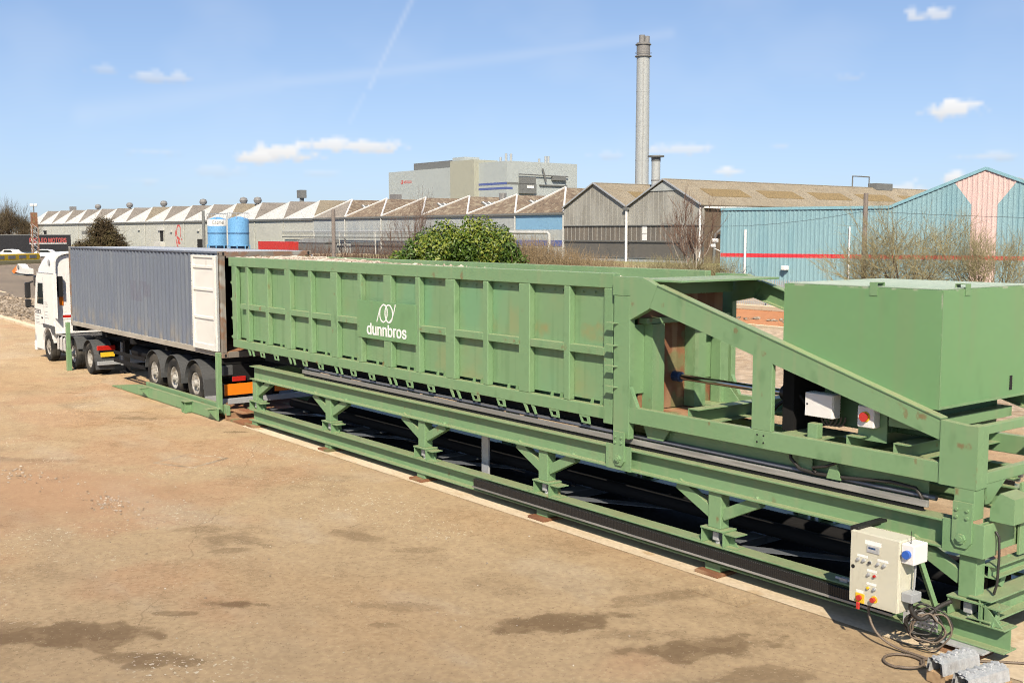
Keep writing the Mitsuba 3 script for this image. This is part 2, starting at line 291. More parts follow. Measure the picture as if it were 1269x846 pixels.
# background
pr('blue_cladding_plain', (.22, .42, .50), .5)
S0, SD = (-30.83, 53.18), (.9474, .3200)
def f_shed(p, n, uv):
    s, z = (p.x-S0[0])*SD[0]+(p.y-S0[1])*SD[1], p.z
    c = mix((.225, .385, .445), (.255, .42, .475), fbm(s*.3, z*.6, 1, 3))
    c = mix(c, (.165, .33, .40), smoothstep(.5, .8, noise(s*3, z*.3))*.4)
    w = .82+dr.maximum(0, (z-6.35)/1.5)*1.13                          # pink painted funnel shape
    c = dr.select(dr.abs(s-18.58) < w, mix((.64, .47, .45), (.70, .53, .50), noise(s*4, z*.5)), c)
    return dr.select((z > 2.66) & (z < 2.95), mi.Color3f(.62, .035, .05), c)
pr('blue_cladding', f_shed, .55)
def f_roofb(p, n, uv):
    c = mix((.15, .11, .078), (.235, .185, .138), fbm(p.x*.5, p.y*.5, p.z*.5, 4))
    c = mix(c, (.30, .26, .19), smoothstep(.55, .7, noise(p.x*1.7, p.y*1.7, p.z*1.7))*.7)
    return mix(c, (.12, .09, .07), smoothstep(.62, .75, noise(p.x*2.1+9, p.y*2.1, p.z*2.1))*.6)
pr('roof_brown', f_roofb, .9)
def f_roofy(p, n, uv):
    c = mix((.215, .185, .135), (.31, .275, .21), fbm(p.x*.4, p.y*.4, p.z*.4, 4))
    return mix(c, (.24, .20, .14), smoothstep(.55, .75, noise(p.x*1.6, p.y*1.6, p.z*1.6))*.6)
pr('roof_lichen', f_roofy, .9)
pr('roof_white', lambda p, n, uv: mix((.48, .49, .47), (.56, .57, .55), noise(p.x*.5, p.y*.5, p.z*.5)), .7)
pr('roof_grey', lambda p, n, uv: mix((.19, .17, .145), (.29, .265, .235), fbm(p.x*.5, p.y*.4, p.z*.5)), .85)
pr('skylight_sheet', (.235, .175, .085), .7)
def f_pale(p, n, uv): return mix((.45, .465, .43), (.53, .545, .505), fbm(p.x*.15, p.z*.4, p.y*.15, 3))
pr('pale_wall', f_pale, .7)
def f_greyc(p, n, uv):
    u = p.x+p.y
    c = mix((.30, .30, .275), (.42, .42, .39), noise(p.x*.95, p.y*.95, p.z*.12))
    c = mix(c, (.22, .21, .185), smoothstep(.4, .8, fbm(p.x*.8, p.y*.8, p.z*.18, 4))*.6)
    low = smoothstep(5.7, 5.5, p.z)
    c = mix(c, mix((.115, .105, .095), (.20, .17, .14), noise(p.x*1.3, p.y*1.3, p.z*.15)), low*.9)
    return mix(c, (.10, .105, .105), smoothstep(3.3, 3.1, p.z)*.6)
pr('grey_cladding', f_greyc, .85)
def f_bluegrey(p, n, uv): return mix((.36, .40, .42), (.46, .49, .48), noise(p.x*1.4, p.y*1.4, p.z*.2))
pr('sheet_joint', (.39, .39, .365), .8)
pr('bluegrey_sheet', f_bluegrey, .7)
pr('brown_sheet', (.15, .115, .08), .85)
pr('light_blue_wall', (.22, .42, .62), .6)
pr('silo_blue', (.16, .40, .72), .45)
pr('dark_blue', (.02, .06, .16), .5)
pr('far_grey', (.42, .47, .475), .7)
pr('far_olive', (.40, .41, .34), .7)
pr('far_dark', (.17, .18, .18), .7)
pr('far_blue', (.10, .14, .36), .6)
pr('chimney_grey', (.40, .43, .44), .6)
pr('chimney_dark', (.225, .225, .225), .7)
pr('dark_void', (.012, .012, .012), .9)
pr('sign_black', (.015, .015, .018), .5)
pr('steel_pole', (.22, .19, .17), .7)
pr('palisade_steel', (.45, .46, .46), .5)
pr('bark', (.13, .10, .075), .95)
pr('bark_pale', (.42, .38, .33), .9)
pr('twig_olive', (.30, .27, .15), .95)
pr('twig_red', (.18, .115, .085), .95)
pr('reed_tan', (.33, .25, .15), .95)
pr('ivy_brown', (.13, .10, .055), .95)
scene['m_leaf_matte'] = {'type': 'twosided', 'bsdf': {'type': 'principled', 'base_color': {'type': 'mesh_attribute', 'name': 'vertex_color'}, 'roughness': .95, 'specular': .1}}
scene['m_leaf_color'] = {'type': 'twosided', 'bsdf': {'type': 'principled', 'base_color': {'type': 'mesh_attribute', 'name': 'vertex_color'}, 'roughness': .45, 'specular': .4}}
# ------------------------------------------------------------------ the ground
def sheet(key, pts, z, mat, label=None):
    P = Polygon(pts); v, f = trimesh.creation.triangulate_polygon(P, engine='earcut'); v = np.column_stack([v, np.full(len(v), z)])
    if np.cross(v[f[0, 1]]-v[f[0, 0]], v[f[0, 2]]-v[f[0, 0]])[2] < 0: f = f[:, ::-1]
    E(key, MB().add(v, f), mat, kind='structure', label=label)
sheet('ground', [(-2500, -2500), (2500, -2500), (2500, 2500), (-2500, 2500)], -.012, 'rough_ground')
sheet('yard', [(-60, -60), (60, -60), (60, 14), (9, 14), (-4, 4.2), (-22, 3.0), (-60, 4.4)], -.004, 'yard_concrete')
sheet('tarmac_road', [(-240, 6.5), (-62, 8.0), (-46, 12), (-40, 24), (-70, 44), (-240, 62)], -.007, 'tarmac')
sheet('red_earth', [(-45, 33.5), (-9.5, 30.9), (30, 29), (30, 42), (-45, 42)], -.007, 'red_earth')
E('kerb', MB().prism([(-62, 4.35), (-24, 2.95), (-22, 2.8), (-22, 3.1), (-24, 3.3), (-62, 4.75)], 'z', -.004, .10), 'pale_concrete', kind='structure')
E('kerb', MB().prism([(-20, 31.2), (20, 29.3), (20, 29.6), (-20, 31.5)], 'z', -.02, .10), 'pale_concrete', kind='structure')
E('road_marking', MB().prism([(-78, 11.1), (-63.5, 10.0), (-63.5, 10.25), (-78, 11.4)], 'z', -.006, -.003), 'pale_concrete', kind='structure')
sheet('concrete_strip', [(1.35, -.17), (19.95, -.19), (20.2, -.4), (24, -.42), (24, 2.75), (1.35, 2.6)], .004, 'pale_concrete')
rng = np.random.default_rng(3)
def pebbles(n, cx, cy, rx, ry, rmin, rmax, ang=0., flat=.6):
    mb = MB(); ico = trimesh.creation.icosahedron()
    for _ in range(n):
        u, v = rng.normal(size=2)*.5; ca, sa = math.cos(ang), math.sin(ang)
        r = rmin+(rmax-rmin)*rng.random()**3
        m = np.array(ico.vertices)*r*(.7+.6*rng.random((12, 3)))*[1, 1, flat]
        mb.add(m+[cx+ca*u*rx-sa*v*ry, cy+sa*u*rx+ca*v*ry, r*.25], ico.faces)
    return mb
E('loose_stones', pebbles(260, 2.6, -6.0, 2.6, .5, .008, .032, .35), 'rubble', kind='stuff', label='pale crushed stones scattered on the tan yard at the left')
E('loose_stones', pebbles(220, 6.9, -5.0, 1.0, .35, .006, .026, .1), 'rubble', kind='stuff', label='small patch of loose grey chippings on the tan yard')
E('loose_stones', pebbles(260, 10, -4.5, 9, 4.5, .005, .018), 'rubble', kind='stuff', label='tiny scattered grit over the open tan yard')
E('rubble_bank', pebbles(2600, -45, 6.6, 16, 2.2, .03, .17, -.03), 'rubble_dark', kind='stuff', label='strip of broken rubble behind the pale kerb at far left')
E('rubble_bank', pebbles(120, -12, 34.3, 7, .5, .04, .16, -.03), 'rubble_dark', kind='stuff', label='line of rubble pieces along the red earth by the palisade fence')
k = thing('manhole_cover', 'faint square inspection cover with worn frame flush in the tan yard', 'manhole cover')
a = math.radians(25)
for nme, h, z in (('frame', .52, .001), ('plate', .45, .004)):
    c, s = math.cos(.45), math.sin(.45)
    E(k+'__'+nme, MB().obox((4.4, -2.6, z-.01), (h*c, h*s, 0), (-h*s, h*c, 0), (0, 0, .01)), 'rough_ground' if nme == 'frame' else 'yard_concrete')
k = thing('drain_cover', 'tread patterned metal drain cover set in the yard in front of the frame', 'drain cover')
E(k+'__plate', MB().box(15.9, 16.75, -.72, -.38, -.02, .006), 'yard_concrete')
mb = MB()
for i in range(13):
    for j in range(6): mb.obox((15.95+i*.0625, -.69+j*.056, .008), (.018, .012*(1 if (i+j) % 2 else -1), 0), (-.003, .006, 0), (0, 0, .003))
E(k+'__tread', mb, 'yard_concrete', kind='stuff')

# ------------------------------------------------------------------ loading frame (fixed support of the machine)
G = 'green_paint'
W = 2.3                                                # overall width; the far side mirrors the near side
fr = thing('loading_stand', 'long low green steel support frame with Y-braced posts under the loading box', 'machine frame')
def side(y0, y1, far):
    f = (lambda y: W-y) if far else (lambda y: y)
    return sorted((f(y0), f(y1)))
POSTS = [1.64, 5.16, 8.66, 12.12, 15.66, 19.2]
for far in (0, 1):
    E(fr+'__lower_beam', MB().hx(1.42, 19.66, *side(0, .26, far), .135, .395), G)
    E(fr+'__girder', MB().hx(1.5, 18.95, *side(0, .25, far), 1.105, 1.42, t=.022), G)
    y0, y1 = side(.05, .22, far); yc = (y0+y1)/2
    for i, x in enumerate(POSTS):
        w = .11 if i not in (0, 5) else .1
        p = E(fr+'__post', MB().box(x-w, x+w, y0, y1, .615, 1.114, b=.006), G)
        E(p+'__base_plate', MB().box(x-.2, x+.2, *side(-.005, .27, far), .59, .613, b=.003), G)
        for s in (-1, 1):
            mb = MB()
            mb.box(x+s*.185-.009, x+s*.185+.009, *side(.01, .25, far), .397, .588, b=.002)
            mb.prism([(x+s*.196, .397), (x+s*.36, .397), (x+s*.196, .588)], 'y', yc-.006, yc+.006)
            mb.box(min(x+s*.2, x+s*.38), max(x+s*.2, x+s*.38), *side(.03, .23, far), .397, .409)
            if s > 0: mb.box(x+.2, x+.40, *side(.02, .24, far), .572, .586)
            E(p+'__gusset', mb, G)
        E(p+'__load_cell', MB().box(x-.05, x+.05, yc-.06, yc+.06, .44, .56, b=.008).cyl((x, yc, .397), (x, yc, .44), .035).cyl((x, yc, .56), (x, yc, .59), .035), 'galvanised_steel')
        for s in (-1, 1):
            if i == 0 and s < 0 or i == 5 and s > 0: continue
            E(fr+'__brace', MB().bar((x+s*.10, yc, .80), (x+s*.70, yc, 1.09), .15, .11, b=.004), G)
        E(fr+'__packer', MB().box(x-.13, x+.13, *side(.03, .23, far), .045, .134, b=.004), G)
        E(fr+'__foot_plate', MB().box(x-.2, x+.2, *side(-.1, .3, far), .004, .044, b=.004), 'rusty_steel')
for i, x in enumerate(POSTS[:-1]):
    E(fr+'__cross_beam', MB().hy(x-.13, x+.13, .262, W-.262, .145, .385), 'dark_steel')
    E(fr+'__cross_beam', MB().hy(x-.11, x+.11, .252, W-.252, 1.14, 1.36), G)
for x in (3.4, 6.9, 10.4, 13.9, 17.4):
    E(fr+'__diagonal_tie', MB().bar((x-1.5, .3, .36), (x+1.5, W-.3, .36), .012, .2), 'dark_steel')
E(fr+'__floor_pipe', MB().cyl((1.8, .95, .5), (18.9, .95, .5), .1, 18), 'dark_chassis', smooth=30)
E(fr+'__floor_pipe', MB().cyl((1.8, 1.45, .46), (18.9, 1.45, .46), .13, 18), 'dark_chassis', smooth=30)
E(fr+'__drip_tray', MB().box(1.7, 19.0, .5, 1.8, .2, .215), 'dark_chassis')
E(fr+'__support_leg', MB().box(9.86, 10.06, .52, .56, .02, 1.1, b=.004), 'galvanised_steel', label='grey galvanised support leg under the girder')
# end frame at the near right
E(fr+'__end_beam', MB().hy(19.24, 19.5, .0, W, .42, .66), G)
E(fr+'__end_beam', MB().hy(19.26, 19.42, .22, W-.22, .83, .97), G)
E(fr+'__end_beam', MB().box(19.32, 19.345, .0, W, 1.105, 1.45, b=.003).box(19.24, 19.32, .25, W-.25, 1.4, 1.45), G)
E(fr+'__end_plate', MB().box(18.93, 19.4, -.016, -.001, 1.09, 1.45, b=.003).box(19.382, 19.4, 0, .26, 1.09, 1.45, b=.003), G)
E(fr+'__end_gusset', MB().prism([(-.01, .397), (.12, .397), (.12, .60)], 'x', 19.52, 19.535).prism([(19.42, .40), (19.62, .40), (19.42, .60)], 'y', .02, .034), G, split=True)
E(fr+'__motor_mount', MB().prism([(19.36, 1.47), (19.62, 1.47), (19.62, 1.74), (19.46, 1.78), (19.36, 1.6)], 'y', .16, .5), G, split=True)
E(fr+'__motor_mount', MB().box(19.37, 19.40, .74, 1.2, 1.0, 1.8, b=.003).box(19.36, 19.62, .55, .74, 1.55, 1.58), G, split=True)
E(fr+'__end_strut', MB().bar((19.3, .75, .97), (19.3, .55, .67), .09, .02).bar((19.3, 1.3, .97), (19.3, 1.5, .67), .09, .02), G, split=True)
mb = MB()
for x in (18.99, 19.35):
    mb.cyl((x, -.016, 1.4), (x, -.03, 1.4), .012, 6)
E(fr+'__hanging_cable', MB().tube([(19.41, .2, 1.36), (19.45, .2, 1.3), (19.46, .2, 1.1), (19.45, .2, .8), (19.42, .2, .68)], .014, 6), 'hose_rubber', smooth=True)
# rail on the girder and the blue-black pipe beside it
for far in (0, 1):
    E(fr+'__slide_rail', MB().box(3.9, 18.66, *side(.12, .165, far), 1.475, 1.55, b=.005), 'rail_steel')
    E(fr+'__rail_packer', MB().box(3.95, 18.6, *side(.145, .16, far), 1.421, 1.474), 'dark_chassis')
    E(fr+'__rail_pipe', MB().cyl((3.9, side(.205, .205, far)[0], 1.58), (18.72, side(.205, .205, far)[0], 1.58), .03, 12), 'pipe_steel', smooth=30)
# energy chain in its trough along the lower beam
mb = MB().box(10.4, 18.4, -.075, -.002, .215, .221).box(10.4, 18.4, -.078, -.072, .207, .235)
E(fr+'__chain_trough', mb, 'rail_steel')
mb = MB()
for i in range(250): mb.box(10.42+i*.0318, 10.445+i*.0318, -.068, -.004, .223, .36, b=.004)
mb.box(10.42, 18.37, -.06, -.012, .236, .346)
E(fr+'__cable_chain', mb, 'black_plastic', kind='stuff', label='black ribbed cable chain lying along the lower beam')
mb = MB()
P = sbox(0, 0, .42, .19)
for i in range(8):
    for j in range(3): P = P.difference(sbox(.03+i*.05, .03+j*.05, .052+i*.05, .045+j*.05))
m = MB().prism(P, 'y', -.014, -.010); m.v = [v+[18.5, 0, .16] for v in m.v]
E(fr+'__perforated_tray', m, 'galvanised_steel', label='perforated galvanised tray on the lower beam end')
E(fr+'__shim', MB().box(19.0, 19.5, -.12, .2, .105, .13, b=.003), 'galvanised_steel')
E(fr+'__chain_clamp', MB().box(17.62, 17.72, .04, .1, .397, .44).cyl((17.55, .07, .42), (17.8, .07, .42), .018), 'galvanised_steel')

# ------------------------------------------------------------------ loading box
bx = thing('loading_box', 'long ribbed green steel loading box with the white dunnbros sign', 'loading box')
X0, X1, Y0, Y1, Z0, Z1 = .20, 13.62, .12, 2.2, 1.76, 3.90
RX = [1.2+1.035*i for i in range(12)]
edges = [X0+.2]+RX+[X1-.1]
for far in (0, 1):
    m_ = (lambda a, b: (a, b)) if not far else (lambda a, b: (Y0+Y1-b, Y0+Y1-a))
    E(bx+'__top_rail', MB().box(X0, X1, *m_(Y0, Y0+.13), 3.69, 3.905, b=.008), G)
    E(bx+'__bottom_rail', MB().box(X0+.16, X1, *m_(Y0, Y0+.13), Z0, 1.945, b=.008), G)
    for i in range(13):
        a, b = edges[i], edges[i+1]
        E(bx+'__side_panel', MB().box(a+.001, b-.001, *m_(Y0+.118, Y0+.126), 1.995, 3.69), 'green_panel')
        wl = .14 if i in (3, 5, 7, 9, 11) else .07
        wr = .14 if i+1 in (3, 5, 7, 9, 11) else .07
        la = a+(wl if i else .42); lb = b-(wr if i < 12 else .1)
        E(bx+'__mid_rail', MB().box(la, lb, *m_(Y0+.002, Y0+.117), 2.695, 2.815, b=.005), G)
        if not far:
            mb = MB()
            for q in (.55, .82): mb.prism([(la+(lb-la)*q, 1.946), (la+(lb-la)*q+.03, 1.946), (la+(lb-la)*q+.03, 2.03)], 'y', Y0+.05, Y0+.1)
            E(bx+'__stiffener', mb, G, split=True)
            mb = MB()
            for q in (.25, .6, .85): mb.cyl((la+(lb-la)*q, Y0+.1, 3.61), (la+(lb-la)*q, Y0+.085, 3.61), .016, 6)
            E(bx+'__bolt', mb, G, split=True)
    for i, x in enumerate(RX):
        w = .14 if i in (2, 4, 6, 8, 10) else .07
        E(bx+'__rib', MB().box(x-w, x+w, *m_(Y0, Y0+.117), 1.946, 3.689, b=.012), G)
    E(bx+'__end_post', MB().box(X0+.16, X0+.42, *m_(Y0, Y0+.1), 1.946, 3.689, b=.01), G)
    E(bx+'__end_post', MB().box(X1-.2, X1-.002, *m_(Y0-.004, Y0+.1), 1.70, 3.689, b=.01), G)
    mb = MB()
    for z in (2.0, 2.45, 2.9, 3.3): mb.prism([(X0+.06, z), (X0+.159, z-.05), (X0+.159, z+.05), (X0+.06, z+.02)], 'y', *m_(Y0+.01, Y0+.06))
    E(bx+'__hinge_lug', mb, G, split=True)
E(bx+'__inner_liner', MB().box(X0+.2, X1-.02, Y0+.22, Y0+.235, 1.8, 2.1).box(X0+.2, X1-.02, Y1-.235, Y1-.22, 1.8, 2.1).box(X0+.2, X1-.02, Y0+.2, Y1-.2, 1.78, 1.80), 'green_shade')
E(bx+'__front_flap', MB().box(X0+.03, X0+.05, Y0+.1, Y1-.1, 1.9, 3.7), G)
E(bx+'__skid', MB().box(1.6, 13.2, .35, .55, 1.52, 1.75).box(1.6, 13.2, 1.75, 1.95, 1.52, 1.75).box(1.7, 13.1, .6, 1.7, 1.58, 1.75), 'dark_chassis')
# lashing rings and hooks below the bottom rail
for i in range(6):
    xh = 1.2+2.07*i+.1
    for dx in (.62, 1.33):
        x = xh+dx
        if x > 13: continue
        P = Polygon([(x-.09, Z0), (x+.13, Z0), (x+.16, Z0-.115), (x-.03, Z0-.115)]).difference(Polygon([(x-.04, Z0-.025), (x+.08, Z0-.025), (x+.10, Z0-.09), (x-.005, Z0-.09)]))
        E(bx+'__lashing_ring', MB().prism(P, 'y', .115, .135), G)
    mb = MB()
    for dx in (-.12, .08): mb.prism([(xh+dx, Z0), (xh+dx+.06, Z0), (xh+dx+.13, Z0-.13), (xh+dx+.10, Z0-.14)], 'y', .12, .15)
    E(bx+'__lashing_hook', mb, G, split=True)
# sign plate with symbol and name
sg = E(bx+'__sign_plate', MB().box(6.30, 8.42, Y0-.012, Y0-.001, 2.45, 3.18, b=.003), 'sign_green', label='green sign plate lettered dunnbros in white')
wtext('dunnbros', .215, (6.66, Y0-.0125, 2.535), (1, 0, 0), (0, 0, 1), 'letter_white', sg+'__lettering', width=1.42)
def ell(cx, cz, rx, rz, tilt, t0, t1, n=48):
    t = np.linspace(t0, t1, n); x, z = rx*np.cos(t), rz*np.sin(t)
    return list(zip(cx+x+tilt*z, cz+z))
rings = [LineString(ell(7.30, 2.965, .135, .165, .10, 0, 2*math.pi)).buffer(.014), LineString(ell(7.49, 2.965, .135, .165, -.02, 0, 2*math.pi)).buffer(.014),
         LineString([(7.285, 3.128), (7.18, 3.06), (7.10, 2.90), (7.06, 2.80)]).buffer(.012), LineString([(7.50, 2.80), (7.60, 2.88), (7.67, 3.0), (7.72, 3.14)]).buffer(.012)]
E(sg+'__symbol', MB().prism(unary_union(rings), 'y', Y0-.017, Y0-.013), 'letter_white')
# load
nx, ny = 240, 40
gx, gy = np.meshgrid(np.linspace(X0+.1, X1-.15, nx), np.linspace(Y0+.12, Y1-.12, ny), indexing='ij')
smoothed = np.clip(1-gx/8, 0, 1)
gz = 3.70+.14*smoothed+.12*meshkit.fbm(np.stack([gx*2.2, gy*2.2, gx*0], -1), 4, 2)+.05*(meshkit.noise(np.stack([gx*11, gy*11, gx*0], -1))-.5)
i, j = np.meshgrid(np.arange(nx-1), np.arange(ny-1), indexing='ij'); q = (i*ny+j).ravel()
ld = MB().add(np.stack([gx, gy, gz], -1).reshape(-1, 3), np.stack([q, q+ny, q+ny+1, q+1], 1))
p = pebbles(1100, 0, 0, 1, 1, .012, .05, flat=1.); off = np.column_stack([rng.uniform(X0+.3, X1-.3, 1100), rng.uniform(.3, 2.0, 1100), rng.uniform(3.77, 3.81, 1100)])
off[:, 2] -= .12*np.clip((off[:, 0]-8)/4, 0, 1); off[:, 2] += .14*np.clip(1-off[:, 0]/9, 0, 1)*meshkit.noise(off*[1.2, 1.5, 0])
cen = [v.mean(0) for v in p.v]
p.v = [v-c+o for v, c, o in zip(p.v, cen, off)]
ld.add(*p.arr())
E('scrap_load', ld, 'rubble', kind='stuff', label='pale heaped scrap filling the green loading box to its rim')

# ------------------------------------------------------------------ push carriage (sloping green side frames behind the box)
pc = thing('push_carriage', 'green sloping side frames with cross plate behind the loading box', 'machine carriage')
for far in (0, 1):
    y0, y1 = side(.015, .115, far); ym = (y0+y1)/2
    E(pc+'__portal_post', MB().box(13.74, 14.07, y0, y1, 1.56, 3.60, b=.006), G)
    E(pc+'__knee_plate', MB().prism([(13.72, 3.87), (14.32, 3.87), (14.60, 3.76), (14.44, 3.44+.08*far), (14.08, 3.27+.18*far), (14.07, 3.605), (13.72, 3.605)], 'y', y0-.003, y1+.003), G)
    E(pc+'__diagonal_beam', MB().prism([(14.603, 3.765), (18.855, 2.495), (18.855, 2.27+.05*far), (14.45, 3.455+.07*far)], 'y', *side(.015, .03, far)).bar((14.6, ym, 3.775), (18.86, ym, 2.507), .014, y1-y0+.03).bar((14.45, ym, 3.462+.07*far), (18.85, ym, 2.279+.05*far), .014, y1-y0-.004), G)
    E(pc+'__lower_chord', MB().box(14.072, 18.855, y0, y1, 1.80, 2.03, b=.006), G)
    E(pc+'__corner_gusset', MB().prism([(14.071, 2.031), (14.22, 2.031), (14.071, 2.32)], 'y', y0+.002, y1-.03), G)
    E(pc+'__upright', MB().box(16.27, 16.58, y0, y1-.03, 2.031, 3.02, b=.005), G)
    E(pc+'__end_block', MB().prism([(18.858, 2.495), (19.15, 2.47), (19.285, 2.475), (19.285, 1.80), (18.858, 1.80)], 'y', *side(-.005, .10, far)), G)
    E(pc+'__end_block', MB().box(19.15, 19.284, *side(.101, .22, far), 1.80, 2.47, b=.004), G)
    E(pc+'__end_leg', MB().box(19.04, 19.27, *side(.0, .2, far), 1.47, 1.799, b=.004), G)
    for x in (13.92, 19.165):
        ya, yb = side(-.045, -.018, far)
        lg = E(pc+'__lug_plate', MB().prism([(x-.11, 1.24), (x-.06, 1.17), (x+.06, 1.17), (x+.11, 1.24), (x+.11, 1.66), (x-.11, 1.66)], 'y', ya, yb), G)
        mb = MB(); s = -1 if not far else 1; yo = ya if not far else yb
        for bxx in (-.06, .06):
            for bz in (1.50, 1.58): mb.cyl((x+bxx, yo, bz), (x+bxx, yo+s*.02, bz), .018, 6)
        E(lg+'__bolt', mb, G, split=True)
        E(lg+'__pin', MB().cyl((x, yo, 1.27), (x, yo+s*.03, 1.27), .055, 6).cyl((x, yo+s*.03, 1.27), (x, yo+s*.045, 1.27), .03, 12), G)
    if not far: E(pc+'__lug_backing', MB().box(13.63, 14.15, -.016, -.002, 1.10, 1.46, b=.003), G)
    mb = MB()
    for z in (2.28, 2.58, 2.88, 3.2):
        mb.prism([(13.63, side(.0, .1, far)[0]), (13.9, side(.0, .1, far)[0]), (13.9, side(.0, .1, far)[1]), (13.63, side(.0, .1, far)[1])], 'z', z, z+.012)
    if not far:
        mb = MB()
        for z in (2.28, 2.58, 2.88, 3.2): mb.prism([(13.60, .014), (13.62, -.05), (13.80, -.05), (13.84, .014)], 'z', z, z+.013)
    E(pc+'__stiffener', mb, G, split=True)
    mb = MB()
    for dx in (-.05, .05):
        for z in (1.88, 1.97): mb.cyl((16.42+dx, side(.015, .015, far)[0], z), (16.42+dx, side(.015, .015, far)[0]+(.008 if far else -.008), z), .012, 6)
    E(pc+'__bolt', mb, 'black_plastic', split=True)
E(pc+'__roof_plate', MB().box(14.0, 14.95, .12, W-.12, 3.815, 3.845, b=.004), G)
E(pc+'__roof_stiffener', MB().box(14.1, 14.115, .16, W-.16, 3.6, 3.814), G)
E(pc+'__deck_plate', MB().box(13.66, 14.95, .13, W-.13, 1.90, 1.915), 'rusty_steel')
E(pc+'__deck_plate', MB().box(16.6, 17.2, .13, .9, 2.0, 2.012), G)
for x in (15.1, 17.6, 18.22):
    E(pc+'__cross_channel', MB().box(x, x+.19, .118, W-.118, 2.12, 2.132).box(x, x+.012, .118, W-.118, 1.93, 2.119).box(x, x+.16, .118, W-.118, 1.918, 1.93), G)
E(pc+'__end_cross', MB().box(19.2, 19.284, .222, W-.222, 2.375, 2.47, b=.004), G)
E(pc+'__end_cross', MB().box(19.2, 19.283, .222, W-.222, 1.84, 1.96, b=.004).prism([(.222, 1.839), (.222, 1.62), (.30, 1.62), (.62, 1.839)], 'x', 19.262, 19.28), G)
E(pc+'__inner_beam', MB().hx(14.2, 18.9, .62, .74, 1.62, 1.79).hx(14.2, 18.9, 1.56, 1.68, 1.62, 1.79), G)
E(pc+'__roller_bracket', MB().prism([(14.3, 1.60), (14.6, 1.60), (14.75, 1.799), (14.2, 1.799)], 'y', .16, .18).prism([(16.9, 1.60), (17.1, 1.60), (17.1, 1.799), (16.9, 1.799)], 'y', .16, .18).prism([(17.35, 1.58), (17.55, 1.58), (17.48, 1.799), (17.42, 1.799)], 'y', .1, .12), G, split=True)
E(pc+'__side_skirt', MB().box(14.2, 18.6, .24, .255, 1.50, 1.79), G)
E(pc+'__hose', MB().tube([(16.75, .17, 1.85), (16.8, .14, 1.72), (16.95, .12, 1.62), (17.2, .12, 1.6), (17.6, .13, 1.62), (18.2, .14, 1.68), (18.5, .15, 1.66), (18.58, .16, 1.56), (18.5, .18, 1.5)], .022, 7), 'hose_rubber', smooth=True)
E(pc+'__hose', MB().tube([(17.5, .1, 1.79), (17.35, .09, 1.72), (17.15, .1, 1.67), (17.2, .1, 1.62)], .018, 7), 'hose_rubber', smooth=True)

ram = thing('push_ram', 'rust brown push plate with green channels and a long chrome hydraulic rod', 'hydraulic ram')
E(ram+'__push_plate', MB().box(13.98, 14.0, .26, 2.04, 1.93, 3.66), 'rusty_steel', label='rust brown push plate')
E(ram+'__header', MB().box(14.001, 14.16, .26, 2.04, 3.2, 3.28, b=.004).box(14.001, 14.05, .26, 2.04, 3.62, 3.66), G)
for y in (.34, 1.22):
    E(ram+'__channel', MB().box(14.001, 14.2, y, y+.012, 1.93, 3.198).box(14.19, 14.202, y+.012, y+.24, 1.93, 3.198).box(14.001, 14.19, y+.228, y+.24, 1.93, 3.198), G, split=True)
E(ram+'__side_plate', MB().box(14.02, 14.035, .13, .335, 2.2, 3.19).box(14.02, 14.035, 1.47, 1.95, 2.32, 3.3).box(14.001, 14.6, 1.47, 2.0, 1.92, 1.95), G, split=True)
E(ram+'__column', MB().box(14.05, 14.24, 1.74, 1.92, 1.95, 3.3, b=.004), G)
E(ram+'__foot', MB().prism([(14.24, 1.95), (14.6, 1.95), (14.24, 2.3)], 'y', 1.82, 1.84), G)
E(ram+'__rod', MB().cyl((14.0, 1.0, 2.39), (16.1, 1.0, 2.37), .045, 20), 'chrome', smooth=30)
E(ram+'__rod_collar', MB().cyl((14.0, 1.0, 2.39), (14.14, 1.0, 2.389), .075, 20), 'dark_blue', smooth=30)
E(ram+'__cylinder', MB().cyl((16.0, 1.0, 2.37), (16.12, 1.0, 2.37), .10, 20).cyl((16.12, 1.0, 2.37), (17.8, 1.0, 2.355), .13, 24), 'black_plastic', smooth=30)
E(ram+'__valve_block', MB().prism([(16.12, 2.2), (16.5, 2.2), (16.5, 2.78), (16.4, 2.78), (16.12, 2.52)], 'y', .84, 1.2), 'dark_chassis')
for i, (a, b) in enumerate((((16.15, .85, 2.3), (16.05, .7, 1.95)), ((16.4, .8, 2.5), (16.5, .6, 2.0)), ((16.3, .82, 2.7), (16.75, .5, 2.35)))):
    a, b = np.array(a), np.array(b); mid = (a+b)/2+[-.12, -.1, .05]
    t = np.linspace(0, 1, 12)[:, None]
    E(ram+'__hose', MB().tube((1-t)**2*a+2*t*(1-t)*mid+t*t*b, .025, 8), 'hose_rubber', smooth=True)

